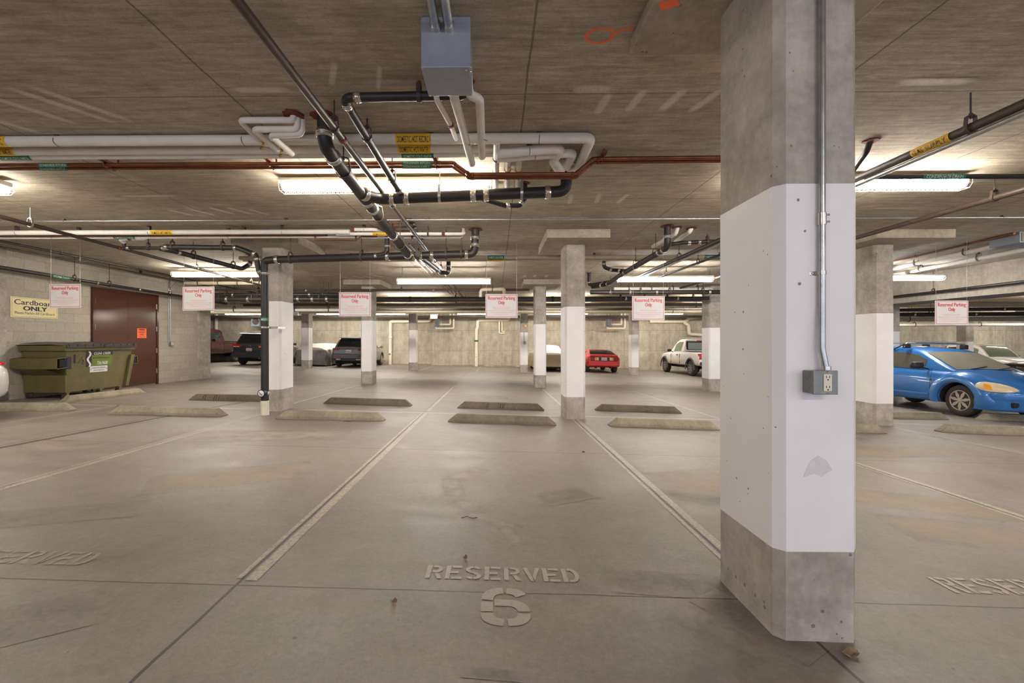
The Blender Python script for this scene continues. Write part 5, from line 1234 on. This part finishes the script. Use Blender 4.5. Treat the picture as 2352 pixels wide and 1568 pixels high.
pl = [(1.60, -.85), (1.84, -.82), (2.0, -.72), (2.10, -.5), (2.15, 0), (2.10, .5), (2.0, .72), (1.84, .82), (1.60, .85)]
pp = []
for i in range(len(pl) - 1):
    for k in range(4): pp.append((pl[i][0] + (pl[i + 1][0] - pl[i][0]) * k / 4, pl[i][1] + (pl[i + 1][1] - pl[i][1]) * k / 4))
pp.append(pl[-1]); pf = [(-.06, .56), (-.015, .555), (.0, .52), (.0, .44), (-.012, .41), (-.03, .38), (-.02, .24), (-.05, .2), (-.12, .19)]
vs = [(x + dx, y * (1 + dx * .15), z) for x, y in pp for dx, z in pf]; m = len(pf)
mb.add(vs, [(i * m + j, i * m + j + 1, (i + 1) * m + j + 1, (i + 1) * m + j) for i in range(len(pp) - 1) for j in range(m - 1)], True)
B.add('front_bumper', mb)
# almond headlamps laid on the front of the wings
from mathutils.bvhtree import BVHTree
tv, tf = [], []
for c_ in B.o.children:
    if c_.type == 'MESH' and c_.name.split('.')[0] in ('body', 'wing', 'front_bumper'):
        o_ = len(tv); tv += [v.co.copy() for v in c_.data.vertices]; tf += [tuple(i + o_ for i in p.vertices) for p in c_.data.polygons]
tree = BVHTree.FromPolygons(tv, tf)
for sd, wing in LAMPS:
    nn = V((.80, sd * .58, .12)).normalized(); u = V((.58, -sd * .80, -.14)); u = (u - nn * u.dot(nn)).normalized(); w = nn.cross(u) if nn.cross(u).z > 0 else u.cross(nn)
    c = V((1.78, sd * .66, .615))
    def onskin(x, y, lift):
        q = c + u * x + w * y; h = tree.ray_cast(q + nn * .8, -nn)[0]
        return (h if h is not None and (h - q).length < .45 else q) + nn * lift
    def shape(f): return [(f * .27 * math.cos(6.28318 * i / 28), f * .085 * math.sin(6.28318 * i / 28) * (1.1 - .35 * math.cos(6.28318 * i / 28))) for i in range(28)]
    rg = [[onskin(x, y, l) for x, y in shape(f)] for f, l in ((1.0, .002), (.95, .022), (.6, .034), (.25, .038))]
    mb = MB('clear_lens'); mb.add([p for r in rg for p in r] + [onskin(0, 0, .04)], [(r * 28 + i, r * 28 + (i + 1) % 28, r * 28 + 28 + (i + 1) % 28, r * 28 + 28 + i) for r in range(3) for i in range(28)] + [(84 + i, 84 + (i + 1) % 28, 112) for i in range(28)], True)
    h = B.add('headlight', mb)
    mb = MB('amber_lens'); a = [onskin(x, y, .045) for x, y in ((-.17, -.045), (-.06, -.06), (-.09, .03), (-.17, .05))]; mb.add(a, [(0, 1, 2, 3)]); mb.build('indicator', h, local=True)
mb = MB('shade_black').bbox(2.05, 2.135, -.36, .36, .25, .37, .02); B.add('lower_intake', mb)
for sd in (-1, 1): B.add('fog_light_opening', MB('shade_black').bbox(1.98, 2.055, min(sd * .46, sd * .64), max(sd * .46, sd * .64), .27, .37, .03))
g = MB('blue_car')                            # tapering grille with its bars
g.prism([(2.02, -.30, .86), (2.02, .30, .86), (2.10, .17, .56), (2.10, -.17, .56)], (-.12, 0, 0)); gr = B.add('grille', g)
mb = MB('shade_black')
for k in range(5):
    z = .83 - k * .055; t = (.86 - z) / .30; hw = .26 - .12 * t; x = 2.023 + .08 * t
    for sg in (-1, 1): mb.box(x - .02, x + .012, min(sg * .012, sg * hw), max(sg * .012, sg * hw), z - .038, z)
mb.build('grille_slot', gr, local=True)
for k in range(2): pass
B.mirrors(.55, .985, 'black', l=.30)
for sd in (-1, 1):
    B.add('door_handle', MB('chrome').bbox(-.42, -.24, min(sd * .845, sd * .875), max(sd * .845, sd * .875), .80, .825, .008))
    mb = MB('shade_black')
    for x, z0, z1 in ((.70, .30, .93), (-.50, .30, .93)):
        vs = []
        for k in range(9):
            z = z0 + (z1 - z0) * k / 8; zb, zt = B.zb(x), B.zt(x); fr_ = (z - zb) / (zt - zb); y = B.w(x) * (1.004 if .18 < fr_ < .72 else .985 if fr_ >= .72 and fr_ < .9 else .96)
            vs += [(x - .004, sd * y, z), (x + .004, sd * y, z)]
        mb.add(vs, [(2 * k, 2 * k + 1, 2 * k + 3, 2 * k + 2) for k in range(8)])
    B.add('door_seam', mb)
    B.add('side_trim', MB('blue_car').bbox(-.9, .68, min(sd * .83, sd * .862), max(sd * .83, sd * .862), .36, .40, .01))
    B.add('antenna_base', MB('black').lathe((.74, sd * .86, .70), (0, sd, 0), [(0, .016), (.02, .012), (.02, 0)], 10)) if sd < 0 else None
mb = MB('shade_black')
for q in (-1, 1):
    vs = []
    for k in range(15):
        x = .98 + 1.0 * k / 14; y = q * (B.w(x) * .80 - .03 * k / 14); zt = B.zt(x) + .016
        vs += [(x, y - .004, zt), (x, y + .004, zt)]
    mb.add(vs, [(2 * k, 2 * k + 1, 2 * k + 3, 2 * k + 2) for k in range(14)])
B.add('hood_seam', mb)
mb = MB('black')
for y in (-.35, .2): mb.tube([(1.06, y, .945), (.99, y + .3, .985), (.96, y + .42, 1.005)], .008, 6)
B.add('wiper', mb)
# roof rack carried on the blue car
rk = MB('black')
for x in (-.05, -.95):
    rk = MB('galv'); z = B.top(x, 0).z + .085
    rk.tube([(x, -.70, z - .10), (x, -.66, z), (x, .66, z), (x, .70, z - .10)], .016, 8, .06)
    rk.mat('black')
    for q in (-1, 1): rk.bbox(x - .06, x + .06, min(q * .60, q * .70), max(q * .60, q * .70), z - .12, z - .015, .02)
    ro = B.add('roof_rack', rk)
mb = MB('galv'); mb.bbox(-.08, -.02, -.45, .45, B.top(-.05, 0).z + .10, B.top(-.05, 0).z + .13, .01)
mb.build('ski_clamp', ro, local=True)
mb = MB('black')
for k in range(6):
    pass
sd = -1
pts = [B.side(-.46, v, sd, .012) for v in (0, .25, .5, .75, 1.0)]; mb.tube([tuple(p) for p in pts] + [(-.2, -.62, B.top(-.2, 0).z + .02), (-.05, -.62, B.top(-.05, 0).z + .06)], .014, 6); mb.build('tie_strap', ro, local=True)

# red coupe, tail to the lane
Rd = Car('car', 'low red coupe with wide tail lights parked nose to the back wall', 'car', (5.42, 24.3), deg(90), 'red_car',
    [(-2.16, .42, .82, .74), (-2.10, .34, .93, .86), (-1.9, .30, .95, .89), (-1.0, .24, .92, .90), (0, .22, .88, .90), (1.0, .22, .84, .89), (1.7, .26, .74, .84), (2.1, .36, .60, .70)],
    [(-1.95, .95), (-1.05, 1.20), (-.6, 1.25), (-.1, 1.22), (.75, .87)], [(1.25, .32, .22, 'alloy'), (-1.30, .32, .24, 'alloy')], scale=.93, tumble=.55)
Rd.top_window(-1.85, -1.0, .90, 'glass', 'rear_window'); Rd.side_window(-.7, .55, .1, .9); Rd.top_window(-.02, .72, .88)
mb = MB('black').bbox(-2.185, -2.14, -.72, .72, .66, .84, .01); tl = Rd.add('tail_panel', mb)
for sd in (-1, 1):
    for a, b, m_ in ((.50, .70, 'dark_red_lens'), (.39, .50, 'amber_lens'), (.29, .39, 'clear_lens')): MB(m_).bbox(-2.195, -2.18, min(sd * a, sd * b), max(sd * a, sd * b), .67, .83, .005).build('tail_light', tl, local=True)
Rd.plate(-2.198, .75)
Rd.add('spoiler', MB('red_car').bbox(-2.2, -2.0, -.74, .74, .90, .955, .02))
Rd.add('rear_bumper', MB('red_car').bbox(-2.22, -2.0, -.83, .83, .36, .655, .05))
Rd.add('exhaust', MB('black').cyl((-2.15, .4, .28), (-1.8, .4, .28), .04, n=10).cyl((-2.15, -.4, .28), (-1.8, -.4, .28), .04, n=10))
Rd.mirrors(.5, .92, 'red_car')

def suv(name, label, pos, paint, s, hatch, detail):
    c = Car(name, label, 'car', pos, deg(90), paint,
        [(-2.22, .46, .92, .80), (-2.14, .36, 1.02, .90), (-1.7, .30, 1.06, .93), (0, .27, 1.02, .93), (1.0, .27, .99, .92), (1.7, .30, .90, .90), (2.05, .36, .76, .82), (2.2, .44, .62, .66)],
        hatch, [(1.32, .36, .23, 'alloy'), (-1.34, .36, .23, 'alloy')], scale=s, tumble=.34)
    c.side_window(-.35, .55, .12, .88); c.side_window(-1.25, -.45, .12, .88); c.side_window(-1.75, -1.33, .15, .85); c.top_window(.3, 1.0, .86); c.mirrors(.7, 1.12, paint)
    c.add('shadow_pan', MB('shade_black').box(-1.9, 1.9, -.7, .7, .20, .34))
    return c
G = suv('car', 'grey hatchback SUV parked behind the white banded column', (-7.42, 24.35), 'grey_car', .94, [(-2.16, 1.02), (-1.88, 1.46), (-1.72, 1.58), (-1.0, 1.64), (0, 1.62), (.35, 1.50), (1.05, .99)], 0)
G.top_window(-2.12, -1.86, .84, 'glass', 'rear_window'); G.add('spoiler', MB('grey_car').bbox(-1.98, -1.66, -.60, .60, 1.55, 1.60, .02))
for sd in (-1, 1):
    G.add('tail_light', MB('dark_red_lens').bbox(-2.24, -2.10, min(sd * .50, sd * .86), max(sd * .50, sd * .86), .90, 1.02, .03))
    G.add('reflector', MB('red_lens').bbox(-2.27, -2.2, min(sd * .45, sd * .80), max(sd * .45, sd * .80), .58, .615, .01)); G.add('exhaust', MB('chrome').bbox(-2.27, -2.1, min(sd * .42, sd * .66), max(sd * .42, sd * .66), .38, .47, .03))
G.plate(-2.24, .86); G.add('rear_bumper', MB('grey_car').bbox(-2.26, -2.0, -.84, .84, .46, .72, .05)); G.add('lower_bumper', MB('bumper_dark').bbox(-2.25, -2.0, -.78, .78, .34, .47, .03))
D = suv('car', 'dark SUV with red tail lights parked behind the drain stack', (-12.35, 24.25), 'dark_car', .98, [(-2.18, 1.04), (-1.98, 1.42), (-1.86, 1.60), (-1.0, 1.67), (0, 1.65), (.4, 1.52), (1.05, .99)], 0)
D.top_window(-2.14, -1.98, .84, 'glass', 'rear_window'); D.add('spoiler', MB('dark_car').bbox(-2.08, -1.75, -.60, .60, 1.58, 1.64, .02)); D.add('roof_rail', MB('black').tube([(-1.5, .58, 1.62), (-1.4, .58, 1.70), (.2, .58, 1.70), (.3, .58, 1.62)], .018, 8).tube([(-1.5, -.58, 1.62), (-1.4, -.58, 1.70), (.2, -.58, 1.70), (.3, -.58, 1.62)], .018, 8))
for sd in (-1, 1):
    D.add('tail_light', MB('red_lens').prism([(-2.25, sd * .42, .97), (-2.20, sd * .90, 1.0), (-2.20, sd * .90, 1.09), (-2.22, sd * .46, 1.05)], (.1, 0, 0))); D.add('reverse_light', MB('clear_lens').bbox(-2.26, -2.2, min(sd * .50, sd * .80), max(sd * .50, sd * .80), .93, .975, .01))
D.plate(-2.25, .80); D.add('rear_bumper', MB('bumper_dark').bbox(-2.30, -2.0, -.88, .88, .40, .70, .06))
D.add('exhaust', MB('chrome').cyl((-2.28, .55, .37), (-2.0, .55, .37), .04, n=10).cyl((-2.28, -.55, .37), (-2.0, -.55, .37), .04, n=10))
D.add('badge', MB('chrome').bbox(-2.235, -2.2, -.06, .06, 1.0, 1.04, .01))

def pickup(label, pos, heading, paint, s=1.0, crew=False, gl='green_glass'):
    e = -1.0 if crew else -.42
    c = Car('pickup_truck', label, 'pickup truck', pos, heading, paint,
        [(-2.62, .62, 1.12, .92), (-2.58, .52, 1.19, .96), (-.5, .50, 1.19, .97), (1.0, .50, 1.17, .97), (1.9, .50, 1.13, .95), (2.4, .52, 1.05, .88), (2.58, .60, .92, .76)],
        [(e - .18, 1.17), (e - .08, 1.72), (e, 1.84), (.1, 1.86), (.5, 1.76), (1.15, 1.16)], [(1.72, .385, .25, 'outlet_grey'), (-1.62, .385, .25, 'outlet_grey')], scale=s, tumble=.26)
    c.add('bed_floor', MB('bumper_dark').box(-2.5, e - .25, -.78, .78, 1.205, 1.23)); c.add('chassis', MB('shade_black').box(-2.4, 2.3, -.55, .55, .36, .54))
    c.side_window(-.3, .62, .12, .88, gl); 
    if crew: c.side_window(-.95, -.4, .12, .88, 'glass')
    c.top_window(.48, 1.1, .86, 'green_glass')
    mb = MB('shade_black').bbox(e - .17, e - .10, -.70, .70, 1.26, 1.75, .05); c.add('rear_window_frame', mb)
    mb = MB('green_glass').bbox(e - .178, e - .165, -.62, .62, 1.32, 1.69, .005); c.add('rear_window', mb)
    c.mirrors(.72, 1.25, 'black', l=.26)
    for sd in (-1, 1):
        c.add('tail_light', MB('red_lens').bbox(-2.62, -2.44, min(sd * .82, sd * .945), max(sd * .82, sd * .945), .82, 1.12, .02))
        c.add('door_handle', MB('black').bbox(-.12, .02, min(sd * .95, sd * .985), max(sd * .95, sd * .985), 1.0, 1.05, .01))
        for x in (1.72, -1.62):
            mb = MB('bumper_dark'); n = 20; vs = []
            for k in range(n + 1):
                a = math.radians(-8 + 196 * k / n)
                for r, y in ((.452, .955), (.455, .995), (.50, 1.0), (.535, .965)): vs.append((x + r * math.cos(a), sd * y, .385 + r * math.sin(a)))
            mb.add(vs, [(4 * k + j, 4 * k + j + 1, 4 * k + j + 5, 4 * k + j + 4) for k in range(n) for j in range(3)], True); c.add('wheel_arch_trim', mb)
        mb = MB('shade_black')
        for x in (.80, -.36): mb.box(x - .004, x + .004, min(sd * .955, sd * .973), max(sd * .955, sd * .973), .56, 1.08)
        c.add('door_seam', mb)
        c.add('headlight', MB('clear_lens').bbox(2.36, 2.56, min(sd * .5, sd * .82), max(sd * .5, sd * .82), .84, 1.0, .03))
    c.add('rear_bumper', MB('bumper_dark').bbox(-2.78, -2.56, -.92, .92, .56, .72, .03)); c.add('brake_light', MB('red_lens').bbox(e - .19, e - .14, -.16, .16, 1.765, 1.80, .005))
    c.plate(-2.79, .66); c.add('grille', MB('bumper_dark').bbox(2.5, 2.60, -.46, .46, .72, .98, .02))
    return c
pickup('white single cab pickup with black wheel arches parked nose to the back wall', (10.22, 22.95), deg(90), 'white_car', .96)
pickup('dark maroon pickup parked at the end of the block wall', (-15.95, 23.95), deg(-90), 'maroon_car', .98, False, 'glass')
pickup('white crew cab truck far behind the hood of the blue car', (25.6, 23.8), deg(-90), 'white_car', 1.0, True)
mr = pickup('dark red pickup with its hood showing behind the blue car', (19.25, 14.7), deg(180), 'maroon_car', .9)
# white car at the edge, only its corner in view
Wc = Car('car', 'white car cut off by the edge of the photo beside the dumpster', 'car', (-7.76, 4.12), deg(90), 'white_car',
    [(-2.2, .42, .7, .66), (-2.0, .3, .95, .86), (0, .26, .95, .90), (1.2, .27, .93, .90), (1.9, .30, .86, .87), (2.12, .34, .78, .80), (2.24, .42, .66, .64)],
    [(-1.9, .96), (-1.2, 1.38), (-.3, 1.44), (.3, 1.38), (1.1, .94)], [(1.3, .33, .21, 'alloy'), (-1.3, .33, .21, 'alloy')], tumble=.4)
Wc.top_window(.35, 1.05); Wc.side_window(-.9, .7)
Wc.add('lower_bumper', MB('bumper_dark').bbox(1.9, 2.2, -.74, .74, .27, .40, .03))
for sd in (-1, 1): Wc.add('tail_light', MB('red_lens').bbox(2.0, 2.05, min(sd * .74, sd * .815), max(sd * .74, sd * .815), .79, .83, .015))

# cars under covers
def covered(label, pos, heading, st, m_top, m_low, zsplit, scale=1.0, amp=.02, hem=.16):
    o = empty('covered_car', (0, 0, 0)); on_floor(o, pos[0], pos[1], heading); tag(o, label, 'covered car'); o.scale = (scale,) * 3
    xs = [a[0] for a in st]; rn = random.Random(11); rings = []; N = 60
    for i in range(N + 1):
        x = xs[0] + (xs[-1] - xs[0]) * i / N; zt, ws, wr, zs = (hermite(xs, [a[k] for a in st], x) for k in (1, 2, 3, 4)); r = []
        half = [(ws * 1.0, hem), (ws * 1.01, hem + (zs - hem) * .33), (ws, hem + (zs - hem) * .7), (ws * .985, zs), (ws * .95, zs + .03), (wr + (ws - wr) * .45, zs + (zt - zs) * .5), (wr, zt - .03), (wr * .8, zt), (0, zt + .02)]
        for j, (y, z) in enumerate(half + [(-y, z) for y, z in half[-2::-1]]):
            jj = min(j, 16 - j); fold = amp * (1.6 if jj < 3 else .5) * (math.sin(x * 9 + jj * 1.7 + (2 if y < 0 else 0)) + .6 * math.sin(x * 23 + jj))
            r.append((x, y + (fold if y > 0 else -fold if y < 0 else 0), z + fold * .35 + (0 if jj else .03 * math.sin(x * 5))))
        rings.append(r)
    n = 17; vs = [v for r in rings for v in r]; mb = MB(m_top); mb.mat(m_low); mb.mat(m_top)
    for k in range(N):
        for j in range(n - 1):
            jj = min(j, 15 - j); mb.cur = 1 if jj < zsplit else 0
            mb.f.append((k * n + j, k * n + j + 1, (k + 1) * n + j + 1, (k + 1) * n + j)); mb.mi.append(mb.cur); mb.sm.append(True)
    mb.v = vs
    mb.cur = 1
    for r in (0, N): mb.f.append(tuple(r * n + j for j in range(4)) + tuple(r * n + j for j in range(13, 17))); mb.mi.append(1); mb.sm.append(False); mb.f.append(tuple(r * n + j for j in range(3, 14))); mb.mi.append(0); mb.sm.append(False)
    mb.build('cover', o, local=True)
    for x in (-1.3, 1.3):
        for sd in (-1, 1): MB('rubber').lathe((x, sd * .78, .31), (0, -sd, 0), [(0, .18), (0, .28), (.03, .31), (.18, .31), (.2, .26), (.2, .1)], 20).build('wheel', o, local=True)
    MB('shade_black').box(-1.9, 1.9, -.6, .6, .16, .3).build('underbody', o, local=True)
    return o
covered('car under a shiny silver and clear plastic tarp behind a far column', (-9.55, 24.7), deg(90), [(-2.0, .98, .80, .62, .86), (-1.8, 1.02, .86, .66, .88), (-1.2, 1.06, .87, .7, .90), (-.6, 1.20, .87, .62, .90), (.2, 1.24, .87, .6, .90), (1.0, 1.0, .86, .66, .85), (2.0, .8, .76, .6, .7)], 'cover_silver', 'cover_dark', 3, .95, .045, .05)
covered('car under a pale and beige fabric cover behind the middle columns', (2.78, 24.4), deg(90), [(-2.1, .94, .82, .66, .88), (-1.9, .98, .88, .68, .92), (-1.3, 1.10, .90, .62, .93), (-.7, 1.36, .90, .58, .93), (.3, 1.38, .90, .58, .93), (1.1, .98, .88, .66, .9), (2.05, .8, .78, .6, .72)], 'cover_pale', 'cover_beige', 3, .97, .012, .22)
